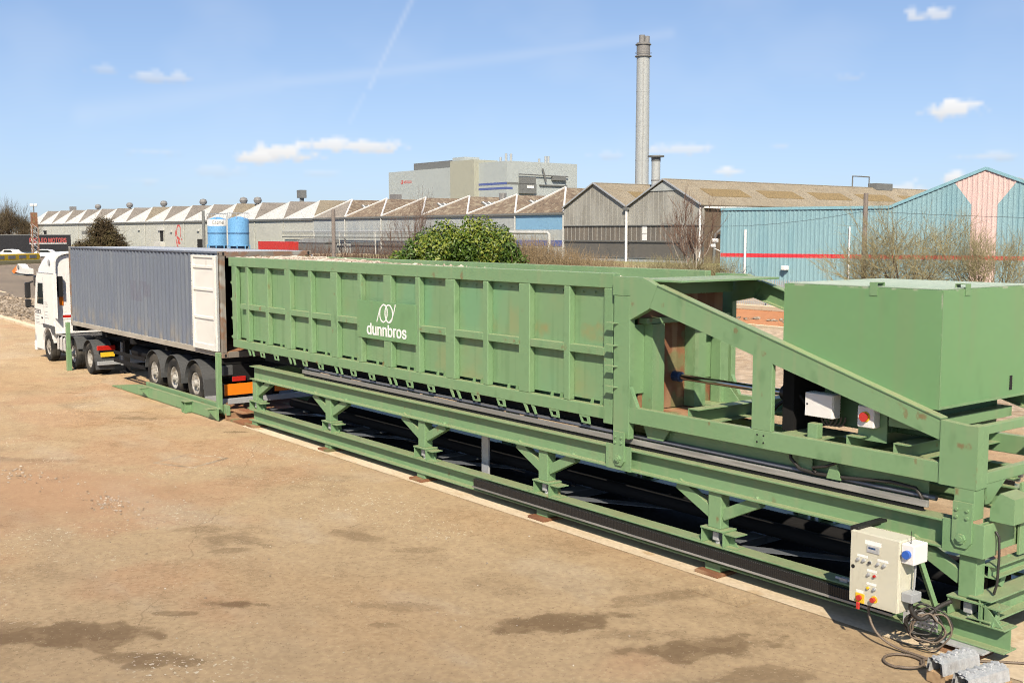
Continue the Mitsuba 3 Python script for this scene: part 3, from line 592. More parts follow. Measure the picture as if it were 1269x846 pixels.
hp = thing('power_pack_housing', 'big plain green box housing on the sloping frame at the right', 'machine housing')
HY0, HY1 = .125, 2.12
E(hp+'__shell', MB().prism([(16.65, 3.872), (18.75, 3.872), (18.75, 2.572), (18.3, 2.572), (16.65, 3.02)], 'y', HY0, HY1), 'sign_green')
E(hp+'__lid', MB().box(16.68, 18.73, HY0+.02, HY1-.02, 3.873, 3.885, b=.003), 'lid_grey', label='pale grey lid of the housing')
E(hp+'__edge_trim', MB().box(18.751, 18.757, HY0, HY1, 2.574, 2.60).box(18.752, 18.757, HY0-.002, HY0+.012, 2.60, 3.865), 'green_paint')
for p_, ax in (((17.9, HY0), 'y'), ((18.75, .62), 'x')):
    x, y = p_
    if ax == 'y': mb = MB().box(x-.05, x+.05, y-.01, y-.002, 3.78, 3.93).box(x-.05, x+.05, y-.002, y+.14, 3.922, 3.93).box(x-.05, x+.05, y+.13, y+.14, 3.886, 3.921)
    else: mb = MB().box(x+.002, x+.01, y-.05, y+.05, 3.80, 3.93).box(x-.12, x+.002, y-.05, y+.05, 3.922, 3.93).box(x-.12, x-.11, y-.05, y+.05, 3.886, 3.921)
    E(hp+'__lid_clamp', mb, G)
E(hp+'__handle_slot', MB().box(18.7515, 18.754, 1.62, 1.68, 2.66, 2.83), 'dark_void')
E(hp+'__oil_tank', MB().box(16.95, 18.45, .62, 1.95, 2.15, 2.75, b=.02), 'green_shade')
E(hp+'__oil_tank', MB().box(17.0, 17.95, .50, .618, 2.16, 2.72, b=.01), 'green_shade')
E(hp+'__pump_motor', MB().cyl((16.5, .9, 2.3), (16.95, .9, 2.3), .22, 20).box(16.45, 16.62, .4, 1.6, 2.0, 2.95), 'dark_chassis', smooth=30)
E(hp+'__bearer', MB().box(18.1, 18.6, .2, 2.0, 2.3, 2.42), G)

jb = thing('junction_box', 'white square electrical box hung under the green housing', 'electrical box')
E(jb+'__case', MB().box(16.94, 17.34, .21, .36, 2.27, 2.56, b=.008), 'white_plastic')
E(jb+'__lid', MB().box(16.945, 17.335, .195, .209, 2.275, 2.555, b=.006), 'white_plastic')
E(jb+'__lock', MB().cyl((16.98, .195, 2.42), (16.98, .188, 2.42), .012), 'dark_plastic')
mb = MB()
for kk in range(4):
    t = np.linspace(0, math.pi, 14); x0 = 17.02+.05*kk
    mb.tube(np.stack([x0+.09+.09*-np.cos(t), np.full(14, .42+.01*kk), 2.27-.12*np.sin(t)], 1), .012, 6)
E(jb+'__cable', mb, 'cable_grey', smooth=True, split=True)
E(jb+'__cable_bracket', MB().box(17.04, 17.18, .13, .24, 2.02, 2.2, b=.004), G)
eb = thing('emergency_stop_box', 'small white box with a red emergency stop knob under the green housing', 'emergency stop')
E(eb+'__case', MB().box(17.73, 17.95, .13, .26, 2.25, 2.50, b=.01), 'white_plastic')
E(eb+'__collar', MB().cyl((17.84, .13, 2.38), (17.84, .12, 2.38), .062, 24), 'yellow_plate', smooth=30)
E(eb+'__knob', MB().cyl((17.84, .12, 2.38), (17.84, .08, 2.38), .045, 24, r1=.055), 'red_paint', smooth=30)
E(eb+'__mounting_plate', MB().box(17.66, 18.04, .261, .275, 2.08, 2.56), G)

# ------------------------------------------------------------------ control cabinet
cc = thing('control_cabinet', 'cream control cabinet with push buttons mounted on the frame at lower right', 'control cabinet')
CX0, CX1, CY, CZ0, CZ1 = 18.205, 18.805, -.62, .465, 1.255
E(cc+'__enclosure', MB().box(CX0, CX1, CY+.022, CY+.30, CZ0, CZ1, b=.008), 'cream_enamel')
dd = E(cc+'__door', MB().box(CX0+.003, CX1-.003, CY, CY+.021, CZ0+.003, CZ1-.003, b=.006), 'cream_enamel')
def lab(x, z, w, h): E(dd+'__name_label', MB().box(x-w/2, x+w/2, CY-.003, CY-.0005, z-h/2, z+h/2), 'letter_white')
cx = (CX0+CX1)/2
lab(cx-.015, 1.165, .2, .045)
E(dd+'__display', MB().box(cx-.085, cx+.065, CY-.012, CY-.001, 1.06, 1.135, b=.003), 'galvanised_steel')
E(dd+'__display_screen', MB().box(cx-.065, cx+.02, CY-.014, CY-.0125, 1.10, 1.12), 'dark_blue')
lab(cx-.14, 1.0, .13, .026); lab(cx+.11, 1.0, .13, .026); lab(cx-.02, .86, .12, .026); lab(cx-.02, .715, .12, .026); lab(cx-.16, .60, .09, .03)
for x, z, m in ((-.19, .955, 'grey_plastic'), (-.12, .955, 'grey_plastic'), (-.045, .948, 'dark_plastic'), (.055, .955, 'grey_plastic'), (.13, .955, 'grey_plastic'), (-.055, .815, 'grey_plastic'), (.02, .815, 'red_lens'), (-.055, .668, 'yellow_plate'), (.02, .668, 'grey_plastic')):
    b_ = E(dd+'__button_ring', MB().cyl((cx+x, CY, z), (cx+x, CY-.008, z), .02, 20), 'galvanised_steel', smooth=30)
    E(dd+'__push_button', MB().cyl((cx+x, CY-.008, z), (cx+x, CY-.028, z), .015, 16), m, smooth=30)
E(dd+'__isolator_plate', MB().box(cx-.21, cx-.10, CY-.012, CY-.001, .475, .58, b=.004), 'yellow_plate')
E(dd+'__isolator_knob', MB().cyl((cx-.155, CY-.012, .535), (cx-.155, CY-.04, .535), .03, 20), 'red_paint', smooth=30)
E(dd+'__padlock', MB().box(cx-.175, cx-.135, CY-.05, CY-.025, .43-.02, .49, b=.006), 'red_paint')
E(dd+'__stop_collar', MB().cyl((cx+.02, CY-.001, .555), (cx+.02, CY-.006, .555), .04, 24), 'yellow_plate', smooth=30)
E(dd+'__stop_knob', MB().cyl((cx+.02, CY-.006, .555), (cx+.02, CY-.05, .555), .022, 20, r1=.028), 'red_paint', smooth=30)
E(dd+'__latch', MB().cyl((CX0+.045, CY, .86), (CX0+.045, CY-.006, .86), .022, 18), 'black_plastic')
E(cc+'__bracket', MB().box(CX0-.02, CX0+.06, CY+.05, -.02, CZ1+.001, CZ1+.035, b=.004).box(CX0-.04, CX0-.02, CY+.05, -.02, CZ1-.05, CZ1+.03), 'black_plastic')
E(cc+'__support_strut', MB().bar((18.78, -.25, 1.10), (18.88, .02, .40), .05, .05), G)
so = E(cc+'__socket_box', MB().box(CX1+.001, CX1+.155, CY+.03, CY+.29, 1.02, 1.235, b=.01), 'white_plastic', label='white socket box with blue inlet')
E(so+'__inlet', MB().cyl((CX1+.078, CY+.03, 1.13), (CX1+.078, CY-.01, 1.13), .045, 20), 'blue_plastic', smooth=30)
E(so+'__aerial', MB().tube([(CX1+.07, CY+.1, 1.236), (CX1+.07, CY+.1, 1.25), (CX1+.07, CY+.1, 1.37)], [.008, .005, .003], 6), 'black_plastic')
E(cc+'__terminal_box', MB().box(CX1+.001, CX1+.13, CY+.06, CY+.24, .60, .70, b=.006), 'grey_plastic')
E(cc+'__conduit', MB().tube([(CX1+.07, CY+.2, 1.02), (CX1+.07, CY+.2, .86), (CX1+.06, CY+.2, .70)], .012, 8), 'grey_plastic', smooth=True)
def spl(pts, n=60):
    from scipy.interpolate import CubicSpline
    p = np.array(pts, float); t = np.r_[0, np.cumsum(np.linalg.norm(np.diff(p, axis=0), axis=1))]
    return CubicSpline(t, p)(np.linspace(0, t[-1], n))
cb = thing('cable_coil', 'loops of grey brown cable hanging below the cabinet and over the concrete', 'cable')
for kk in range(6):
    r_ = (.15, .17, .185, .21, .225, .19)[kk]; t = np.linspace(-.3+.4*kk, 2*math.pi-.25+.4*kk, 44); wv = .012*np.sin(3*t+kk*2)+.008*np.sin(5*t+kk)
    E(cb+'__loop', MB().tube(np.stack([18.91+.022*((kk*3) % 5)+(.8*r_+wv)*np.cos(t)*(1-.25*np.sin(t)), -.35+.025*kk+(.55*r_+wv)*np.cos(t), .34-.025*((kk*2) % 4)+(.88*r_+wv)*np.sin(t)-.02*np.cos(2*t+kk)], 1), .0105, 7), 'cable_grey' if kk % 2 else 'hose_rubber', smooth=True)
E(cb+'__tail', MB().tube(spl([(18.35, -.45, .46), (18.38, -.48, .3), (18.5, -.50, .14), (18.75, -.46, .035), (18.95, -.46, .03), (19.15, -.42, .02), (19.3, -.25, .02), (19.6, .1, .02), (19.8, .28, .02), (20.6, .75, .02)]), .014, 7), 'cable_grey', smooth=True)
t = np.linspace(.6, 2*math.pi+.9, 50)
E(cb+'__ground_loop', MB().tube(np.stack([18.95+.2*np.cos(t), -.70+.2*np.sin(t), .02+.012*(t > 5)], 1), .014, 7), 'cable_grey', smooth=True)
t = np.linspace(.3, 4.6, 40)
E(cb+'__ground_loop', MB().tube(np.stack([19.2+.14*np.cos(t), -.50+.15*np.sin(t), .022+0*t], 1), .014, 7), 'cable_grey', smooth=True)
E(cb+'__hose_end', MB().tube(spl([(18.87, -.45, .60), (18.88, -.45, .47), (18.93, -.38, .40), (18.98, -.25, .46), (19.03, -.08, .53), (19.06, .0, .55)], 30), .024, 9), 'hose_rubber', smooth=True)

for kk, (x, y, L, lb_) in enumerate(((19.47, -.66, .56, 'ribbed galvanised channel on timber beside the cable, nearer the cabinet'), (19.84, -.80, .60, 'ribbed galvanised channel on timber at the bottom right corner'))):
    t_ = thing('steel_channel', lb_, 'metal channel')
    ca, sa = math.cos(1.42), math.sin(1.42)
    def L_(u, v, z): return (x+ca*u+sa*v, y+sa*u-ca*v, z)
    ax = np.array([ca, sa, 0]); ay = np.array([sa, -ca, 0])
    def sec(off):                                       # tray profile across: lip, wall, folded top, wall
        return [(-.085+off, .13), (-.065+off, .245), (-.02+off, .255), (.0+off, .24), (.02+off, .255), (.065+off, .245), (.085+off, .13)]
    for ly in range(2):
        p_ = sec(.05*ly); v, f = [], []
        for u in np.linspace(-L/2, L/2, 27):
            bulge = .007*(math.cos(u*2*math.pi/.1) > .3)
            for (w_, z_) in p_: v.append(L_(u-.03*ly, w_*(1+bulge*5), z_+bulge-.01*ly))
        n_ = len(p_); i, j = np.meshgrid(np.arange(26), np.arange(n_-1), indexing='ij'); q = (i*n_+j).ravel()
        E(t_+'__folded_sheet', MB().add(np.array(v), np.stack([q, q+1, q+n_+1, q+n_], 1)), 'galvanised_steel')
    for kq in range(5): E(t_+'__tab', MB().obox(L_(-L*.42+kq*L*.2, .0, .262), ax*.013, ay*.05, (0, 0, .012), b=.004), 'galvanised_steel')
    for kq in range(3): E(t_+'__dimple', MB().cyl(L_(-L*.33+kq*L*.3, .062, .19), L_(-L*.33+kq*L*.3, .125, .19), .018, 12), 'galvanised_steel')
    tb = thing('timber_block', ('row of sawn timber blocks under the ribbed channel nearer the cabinet', 'row of sawn timber blocks under the ribbed channel in the corner')[kk], 'timber')
    for kq in range(5): E(tb+'__plank', MB().obox(L_(-L*.4+L*.2*kq, .03, .062), ax*(L*.097), ay*.115, (0, 0, .06), b=.004), 'timber')
# ------------------------------------------------------------------ ramp platform under the trailer
rp = thing('ramp_platform', 'low green ramp platform under the rear wheels of the trailer', 'ramp')
for y0, y1, n in ((-.34, -.16, 0), (2.6, 2.78, 1)):
    yo = y0 if n == 0 else y1
    s = 1 if n == 0 else -1
    E(rp+'__side_beam', MB().box(-5.0, .46, min(yo, yo+s*.012), max(yo, yo+s*.012), .02, .29).box(-5.0, .46, min(yo, yo+s*.10), max(yo, yo+s*.10), .291, .303, b=.002), G)
    E(rp+'__side_beam', MB().prism([(-7.25, .012), (-5.003, .012), (-5.003, .30), (-7.25, .03)], 'y', min(yo, yo+s*.1), max(yo, yo+s*.1)), G)
    E(rp+'__guide_rail', MB().box(-5.0, .46, min(yo+s*.21, yo+s*.30), max(yo+s*.21, yo+s*.30), .12, .36, b=.004), G)
E(rp+'__deck', MB().box(-5.0, .4, -.06, 2.5, .02, .115), 'rusty_steel')
E(rp+'__deck', MB().prism([(-7.2, .005), (-5.002, .005), (-5.002, .115)], 'y', -.06, 2.5), 'rusty_steel')
E(rp+'__end_plate', MB().box(.401, .42, -.15, 2.6, .02, .17).box(.42, 1.3, -.1, 2.4, .006, .05), 'rusty_steel')
for x in (-4.25, .33):
    mb = MB().prism([(-.341, .285), (-.56, .285), (-.341, .02)], 'x', x-.01, x+.01)
    E(rp+'__outrigger', mb.box(x-.22, x+.03, -.57, -.342, .286, .298, b=.003), G)
E(rp+'__outrigger', MB().box(-1.42, -1.40, -.52, -.342, .02, .285).box(-1.22, -1.20, -.52, -.342, .02, .285).box(-1.5, -1.12, -.54, -.342, .286, .298, b=.003).box(-1.42, -1.20, -.5, -.46, .0, .03), G)
E(rp+'__guide_post', MB().box(.17, .29, -.27, -.15, .17, 1.63, b=.008), G)
E(rp+'__guide_foot', MB().prism([(.18, .171), (-.25, .171), (.18, .40)], 'y', .0, .02).box(.0, .8, .1, .5, .171, .19), 'rusty_steel')
gp = thing('guide_post', 'single green steel guide post standing beside the cab', 'post')
E(gp+'__upper_tube', MB().box(-11.95, -11.83, -.26, -.14, .70, 1.58, b=.008), G)
E(gp+'__lower_tube', MB().box(-11.965, -11.815, -.275, -.125, -.004, .699, b=.008), G)

# ------------------------------------------------------------------ wheels
def wheel(parent, x, z, r, side_, w=.30, dual=False, deep=.0, flat=False):
    """side_ = -1: near side (outer face towards -y at y = .03); +1: far side."""
    yo = .03 if side_ < 0 else 2.45
    def L(prof, n=36):
        mb = MB().rev([(a, (b if side_ < 0 else -b)) for a, b in (prof if side_ < 0 else prof)], (x, yo, z), 'y', n)
        return mb
    def shell(prof, n=36):                                # profile (radius, depth inward)
        t = np.arange(n)*2*np.pi/n; P = np.array(prof); s = 1 if side_ < 0 else -1
        v = np.stack([x+P[:, None, 0]*np.cos(t), np.broadcast_to(yo+s*P[:, None, 1], (len(P), n)), z+P[:, None, 0]*np.sin(t)], -1).reshape(-1, 3)
        i, j = np.meshgrid(np.arange(len(P)-1), np.arange(n), indexing='ij')
        q = np.stack([i*n+j, i*n+(j+1) % n, (i+1)*n+(j+1) % n, (i+1)*n+j], -1).reshape(-1, 4)
        return MB().add(v, q if s > 0 else q[:, ::-1])
    rr = r*.56
    tyre = [(rr, .03), (rr+.02, .005), (r*.82, -.005), (r*.95, .01), (r, .05), (r, w*.45), (r-.012, w*.48), (r-.012, w*.52), (r, w*.55), (r, w-.05), (r*.95, w-.01), (rr, w)]
    k = E(parent+'__wheel', shell(tyre), 'tyre_rubber', smooth=40)
    d = .16 if dual else .06
    E(k+'__rim', shell([(rr-.002, .03), (rr-.03, .035), (rr-.05, d), (rr*.62, d+.02), (rr*.55, d-.01), (rr*.35, d-.02), (.0, d-.02)]), 'rim_paint', smooth=40)
    h = MB(); s = 1 if side_ < 0 else -1
    h.cyl((x, yo+s*(d-.02), z), (x, yo+s*(d-.10 if not dual else d-.09), z), rr*.34, 18, r1=rr*.28)
    for a in range(10):
        h.cyl((x+rr*.5*math.cos(a*.628), yo+s*(d-.008), z+rr*.5*math.sin(a*.628)), (x+rr*.5*math.cos(a*.628), yo+s*(d-.04), z+rr*.5*math.sin(a*.628)), .016, 6)
    E(k+'__hub', h, 'rim_paint', smooth=30)
    return k
def arc_strip(xc, zc, r, a0, a1, y0, y1, t=.012, n=16):
    A = np.radians(np.linspace(a0, a1, n))
    out = [(xc+r*math.cos(a), zc+r*math.sin(a)) for a in A]+[(xc+(r-t)*math.cos(a), zc+(r-t)*math.sin(a)) for a in A[::-1]]
    return MB().prism(out, 'y', y0, y1)

# ------------------------------------------------------------------ tractor
tr = thing('truck_tractor', 'white three-axle lorry tractor unit with a high roof facing away', 'lorry')
AX = [-15.07, -12.2, -10.5]
prof = [(-16.60, .34), (-16.66, .7), (-16.68, 1.25), (-16.66, 1.80), (-16.30, 2.92), (-16.12, 3.10), (-14.18, 3.10), (-14.18, 1.02), (-14.46, 1.02)]
A = np.radians(np.linspace(15, 165, 14))
prof += [(-15.07+.62*math.cos(a), .52+.62*math.sin(a)) for a in A]+[(-15.72, .34)]
P = Polygon(prof)
cabm = MB()
for a, b, e in ((.02, .05, -.03), (.05, 2.41, 0), (2.41, 2.44, -.03)):
    cabm.prism(P.buffer(e) if e else P, 'y', a, b-.0005)
E(tr+'__cab', cabm, 'cab_white')
# roof fairing: rounded high roof with an open back
n = 15
def fair(xs):
    out = []
    for x in xs:
        u = min(1, max(0, (x+16.18)/2.0)); h = 3.10+.74*math.sin(min(1, u*1.7+.12)*math.pi/2)**.8
        t = np.linspace(0, 1, n); yy = []
        hw, hz = 1.2-.05*(1-u), h-3.10
        for tt in np.linspace(math.pi, 0, n):
            c, s = math.cos(tt), math.sin(tt); e = .42
            yy.append((x, 1.23+hw*np.sign(c)*abs(c)**e, 3.10+hz*abs(s)**e))
        out.append(yy)
    return np.array(out)
def loft(P):
    m, k = P.shape[:2]; i, j = np.meshgrid(np.arange(m-1), np.arange(k-1), indexing='ij'); q = (i*k+j).ravel()
    return P.reshape(-1, 3), np.stack([q, q+1, q+k+1, q+k], 1)
F = fair(np.linspace(-16.17, -14.05, 16)); v, f = loft(F)
F2 = F.copy(); F2[..., 1] = 1.23+(F2[..., 1]-1.23)*.955; F2[..., 2] = 3.10+(F2[..., 2]-3.10)*.93
v2, f2 = loft(F2)
rim = np.stack([np.r_[F[-1][:-1]], np.r_[F[-1][1:]], np.r_[F2[-1][1:]], np.r_[F2[-1][:-1]]], 1).reshape(-1, 3)
fa = MB().add(v, f).add(v2, f2[:, ::-1]).add(rim, np.arange(len(rim)).reshape(-1, 4))
yy_ = [(p_[1], p_[2]) for p_ in F2[-1]]
E(tr+'__sleeper_rear', MB().prism([(1.23+(a-1.23)*.985, 3.095+(b-3.095)*.93) for a, b in yy_], 'x', -14.5, -14.18), 'cab_white')
rf = E(tr+'__roof_fairing', fa, 'cab_white', smooth=50)
E(rf+'__badge', MB().prism(Point(-14.62, 3.46).buffer(.11), 'y', .018, .03), 'grey_plastic')
E(tr+'__side_deflector', MB().box(-14.178, -13.86, .03, .06, 1.55, 3.10, b=.01), 'cab_white')
E(tr+'__side_deflector', MB().box(-14.178, -13.86, 2.38, 2.41, 1.55, 3.10, b=.01), 'cab_white')
E(tr+'__seam', MB().box(-16.2, -14.19, .012, .0195, 3.07, 3.10), 'grey_plastic')
# door glass, windscreen, door shut lines, sun visor
E(tr+'__side_window', MB().prism([(-16.22, 1.98), (-15.45, 1.98), (-15.45, 2.72), (-16.02, 2.72)], 'y', .008, .0195), 'glass_dark')
E(tr+'__side_window', MB().prism([(-16.22, 1.98), (-15.45, 1.98), (-15.45, 2.72), (-16.02, 2.72)], 'y', 2.4405, 2.452), 'glass_dark')
E(tr+'__windscreen', MB().obox((-16.505, 1.23, 2.36), (.175, 0, .53), (0, 1.12, 0), (-.008, 0, .0025)), 'glass_dark')
E(tr+'__sun_visor', MB().obox((-16.5, 1.23, 2.93), (-.14, 0, -.06), (0, 1.15, 0), (-.004, 0, .012)), 'dark_plastic')
E(tr+'__door_line', MB().box(-15.40, -15.385, .014, .0195, 1.25, 2.95).box(-16.5, -15.40, .014, .0195, 1.25, 1.262), 'grey_plastic')
E(tr+'__door_handle', MB().box(-15.72, -15.56, -.005, .0195, 1.47, 1.52, b=.004), 'black_plastic')
wtext('CEBEX', .15, (-16.58, .0195, 1.62), (1, 0, 0), (0, 0, 1), 'ink', tr+'__door_lettering', width=.78)
mb = MB()
for x0, w, z in ((-16.55, .6, 1.52), (-16.55, .5, 1.40), (-16.55, .55, 1.30), (-15.3, .35, 2.05), (-15.32, .42, 1.98), (-15.3, .36, 1.90), (-15.35, .45, 1.72), (-15.3, .45, 1.60), (-15.3, .45, 1.5)):
    mb.box(x0, x0+w, .0150, .0195, z, z+.022)
E(tr+'__lettering_line', mb, 'grey_plastic', kind='stuff')
E(tr+'__skirt', MB().prism([(-14.5, 1.0), (-14.18, 1.0), (-14.18, 1.28), (-15.6, 1.30), (-15.5, 1.17), (-14.65, 1.17)], 'y', .002, .0195), 'mudguard_grey')
E(tr+'__bumper', MB().box(-16.74, -16.55, .0, 2.46, .26, .62, b=.03), 'cab_white')
E(tr+'__headlight', MB().box(-16.745, -16.7, .1, .5, .64, .84, b=.02).box(-16.6, -16.5, .005, .0195, .62, .85), 'grey_plastic')
E(tr+'__indicator', MB().box(-14.176, -14.15, .2, .34, 2.0, 2.3, b=.006), 'orange_reflector')
E(tr+'__rear_plate', MB().box(-14.176, -14.16, .25, .95, 1.52, 1.70), 'letter_white')
E(tr+'__rear_sign', MB().box(-14.159, -14.155, .30, .90, 1.57, 1.66), 'red_lens')
E(tr+'__air_intake', MB().box(-14.176, -13.98, .12, .3, 2.3, 3.0, b=.02), 'black_plastic')
for sy, yo in ((-1, -.02), (1, 2.48)):
    y1 = yo+sy*.28
    k = E(tr+'__mirror', MB().box(-16.62, -16.46, min(yo+sy*.1, y1), max(yo+sy*.1, y1), 2.15, 2.72, b=.04).box(-16.62, -16.46, min(yo+sy*.1, y1), max(yo+sy*.1, y1), 1.82, 2.12, b=.04), 'black_plastic')
    E(k+'__arm', MB().bar((-16.5, yo, 2.75), (-16.54, y1-sy*.1, 2.68), .06, .05).bar((-16.5, yo, 1.84), (-16.54, y1-sy*.1, 1.9), .06, .05), 'black_plastic')
E(tr+'__mirror', MB().box(-16.95, -16.7, .1, .3, 2.55, 2.95, b=.04), 'black_plastic')
for i, x in enumerate(AX):
    for sy in (-1, 1): wheel(tr, x, .50, .50, sy, dual=(i == 2), w=.6 if i == 2 else .3)
E(tr+'__fuel_tank', MB().box(-14.2, -12.86, .06, .66, .42, .98, b=.09), 'alu_tank', smooth=40)
mb = MB()
for x in (-13.85, -13.45, -13.1): E(tr+'__tank_strap', MB().box(x, x+.035, .052, .4, .41, .99, b=.002), 'dark_chassis')
for sy in (0, 1):
    ya, yb = (.0, .60) if not sy else (1.87, 2.47)
    E(tr+'__mudguard', arc_strip(-12.2, .5, .60, 20, 160, ya, yb), 'mudguard_grey')
    E(tr+'__mudguard', arc_strip(-10.5, .5, .60, -5, 165, ya, yb), 'mudguard_grey')
    E(tr+'__mud_flap', MB().box(-9.87, -9.85, ya+.02, yb, .2, .56), 'mudguard_grey')
E(tr+'__chassis_rail', MB().box(-16.2, -9.7, .82, .90, .62, .92).box(-16.2, -9.7, 1.55, 1.63, .62, .92), 'dark_chassis')
E(tr+'__tail_beam', MB().box(-9.82, -9.72, .05, 2.4, .34, .46, b=.01), 'grey_plastic')
E(tr+'__rear_light', MB().box(-9.845, -9.76, .06, .62, .80, .95, b=.015), 'red_lens')
E(tr+'__number_plate', MB().box(-9.80, -9.78, .16, .60, .60, .74), 'yellow_plate')
E(tr+'__tail_bracket', MB().box(-9.8, -9.7, .78, .95, .30, 1.05, b=.01), 'grey_plastic')
E(tr+'__fifth_wheel', MB().cyl((-11.3, 1.23, 1.02), (-11.3, 1.23, 1.10), .5, 24).box(-12.2, -10.4, .7, 1.75, .93, 1.01), 'dark_chassis')
E(tr+'__catwalk', MB().box(-13.6, -12.5, .3, 2.1, 1.0, 1.03), 'dark_plastic')

# ------------------------------------------------------------------ trailer
tl = thing('container_trailer', 'dark three-axle skeletal trailer with grey mudguards carrying the container', 'trailer')
E(tl+'__chassis_rail', MB().hx(-11.6, -.1, .74, .88, 1.05, 1.42, t=.02), 'dark_chassis')
E(tl+'__chassis_rail', MB().hx(-11.6, -.1, 1.56, 1.70, 1.05, 1.42, t=.02), 'dark_chassis')
for x in (-12.0, -6.5, -.25): E(tl+'__bolster', MB().box(x-.12, x+.12, .02, 2.42, 1.28, 1.44, b=.01), 'dark_chassis')
for x in (-9.0, -4.0): E(tl+'__outrigger', MB().box(x-.06, x+.06, .1, 2.34, 1.30, 1.43), 'dark_chassis')
for x in (-4.78, -3.32, -1.86):
    for sy in (-1, 1):
        wheel(tl, x, .635, .52, sy, w=.36)
        ya, yb = (.0, .44) if sy < 0 else (2.04, 2.48)
        E(tl+'__mudguard', arc_strip(x, .635, .62, -8, 172, ya, yb), 'mudguard_grey')
        E(tl+'__mudguard_stay', MB().cyl((x+.05, (ya+yb)/2, 1.25), (x+.05, 1.0 if sy < 0 else 1.5, 1.2), .02), 'dark_chassis')
    E(tl+'__axle', MB().cyl((x, .35, .635), (x, 2.1, .635), .07), 'dark_chassis')
for sy in (0, 1):
    ya, yb = (.0, .44) if not sy else (2.04, 2.48)
    E(tl+'__mud_flap', MB().box(-1.2, -1.185, ya, yb, .24, .80), 'mudguard_grey')
    E(tl+'__flap_guard', MB().box(-1.184, -1.17, ya+.01, yb-.01, .24, .38), 'grey_plastic')
    E(tl+'__landing_leg', MB().box(-8.7, -8.5, .5+sy*1.3, .64+sy*1.3, .25, 1.2).box(-8.8, -8.4, .42+sy*1.3, .72+sy*1.3, .2, .25), 'dark_chassis')
    E(tl+'__tail_light', MB().box(-.06, -.02, .25+sy*1.6, .60+sy*1.6, .86, .98, b=.01), 'red_lens')
    m = E(tl+'__marker_board', MB().box(-.09, -.06, .06+sy*1.33, .98+sy*1.33, .52, .80, b=.006), 'orange_reflector', label='orange rear marker board')
    E(tl+'__tail_box', MB().box(-.6, -.12, .05+sy*1.75, .55+sy*1.75, 1.0, 1.26, b=.02), 'mudguard_grey')
E(tl+'__rear_bumper', MB().box(-.16, -.05, .0, 2.44, .30, .44, b=.01), 'grey_plastic')
E(tl+'__rear_frame', MB().box(-.18, -.1, .3, 2.1, .85, 1.27).box(-.14, -.06, 1.0, 1.3, .45, 1.0), 'dark_chassis')
E(tl+'__tail_valve', MB().box(-.10, .0, .85, 1.02, 1.0, 1.12, b=.01).cyl((-.05, 1.02, 1.06), (-.05, 1.8, 1.06), .025), 'galvanised_steel')
E(tl+'__side_guard', MB().box(-8.2, -5.6, .05, .08, .62, .72).box(-8.2, -5.6, .05, .08, .86, .96), 'dark_chassis')
E(tl+'__air_tank', MB().cyl((-7.6, .55, .95), (-6.2, .55, .95), .18, 18), 'dark_chassis', smooth=30)

# ------------------------------------------------------------------ container
cn = thing('shipping_container', 'faded grey blue shipping container on the trailer with its end open', 'shipping container')
CL, CW, ZB, ZT = 12.19, 2.44, 1.45, 4.04
def corr(x0, x1, y, z0, z1, depth, s, pitch=.279):
    pts = []; x = x0
    while x < x1-pitch: pts += [(x, 0), (x+.07, 0), (x+.139, 1), (x+.209, 1)]; x += pitch
    pts += [(x, 0), (x1, 0)]
    P = np.array(pts); n_ = len(P); yy = y+s*depth*P[:, 1]
    v = np.vstack([np.column_stack([P[:, 0], yy, np.full(n_, z0)]), np.column_stack([P[:, 0], yy, np.full(n_, z1)])])
    i = np.arange(n_-1); f = np.stack([i, i+1, i+1+n_, i+n_], 1)
    vb = v+[0, s*.004, 0]
    return MB().add(v, f if s > 0 else f[:, ::-1]).add(vb, f[:, ::-1] if s > 0 else f)
E(cn+'__side_panel', corr(-CL+.1, -.12, .018, ZB+.16, ZT-.055, .045, 1), 'container_paint')
E(cn+'__side_panel', corr(-CL+.1, -.12, CW-.015, ZB+.16, ZT-.07, .036, -1), 'container_paint')
for y0, y1 in ((.0, .06), (CW-.06, CW)):
    E(cn+'__top_rail', MB().box(-CL+.15, -.15, y0, y1, ZT-.055, ZT-.005, b=.006), 'container_paint')
    E(cn+'__bottom_rail', MB().box(-CL+.15, -.15, y0, y1, ZB+.02, ZB+.16, b=.006), 'rail_pale')
    for x in (-CL, -.12): E(cn+'__corner_post', MB().box(x, x+.12, y0-.0, y1+(.06 if y0 == 0 else 0)-(0 if y0 == 0 else 0), ZB+.12, ZT-.12, b=.008), 'container_frame')
    for x in (-CL, -.178):
        for z in (ZB, ZT-.118):
            yy = (0, .162) if y0 == 0 else (CW-.162, CW)
            c_ = E(cn+'__corner_casting', MB().box(x, x+.178, yy[0]-.004, yy[1]+.004, z, z+.118, b=.01), 'container_frame')
            if x > -1: E(c_+'__hole', MB().prism(LineString([(yy[0]+.08, z+.045), (yy[0]+.08, z+.075)]).buffer(.028), 'x', x+.1785, x+.1795), 'dark_void')
            if y0 == 0: E(c_+'__hole', MB().prism(LineString([(x+.075, z+.06), (x+.105, z+.06)]).buffer(.026), 'y', -.0052, -.0042), 'dark_void')
E(cn+'__roof', MB().box(-CL+.1, -.1, .03, CW-.03, ZT-.03, ZT-.01), 'galvanised_steel')
E(cn+'__floor', MB().box(-CL+.1, -.02, .06, CW-.06, ZB+.12, ZB+.15), 'rusty_steel')
E(cn+'__front_wall', MB().box(-CL+.02, -CL+.06, .06, CW-.06, ZB+.15, ZT-.1), 'container_frame')
E(cn+'__door_header', MB().box(-.14, -.0, .165, CW-.165, ZT-.16, ZT-.01, b=.008), 'container_frame')
E(cn+'__door_sill', MB().box(-.14, -.0, .165, CW-.165, ZB, ZB+.15, b=.008), 'container_frame')
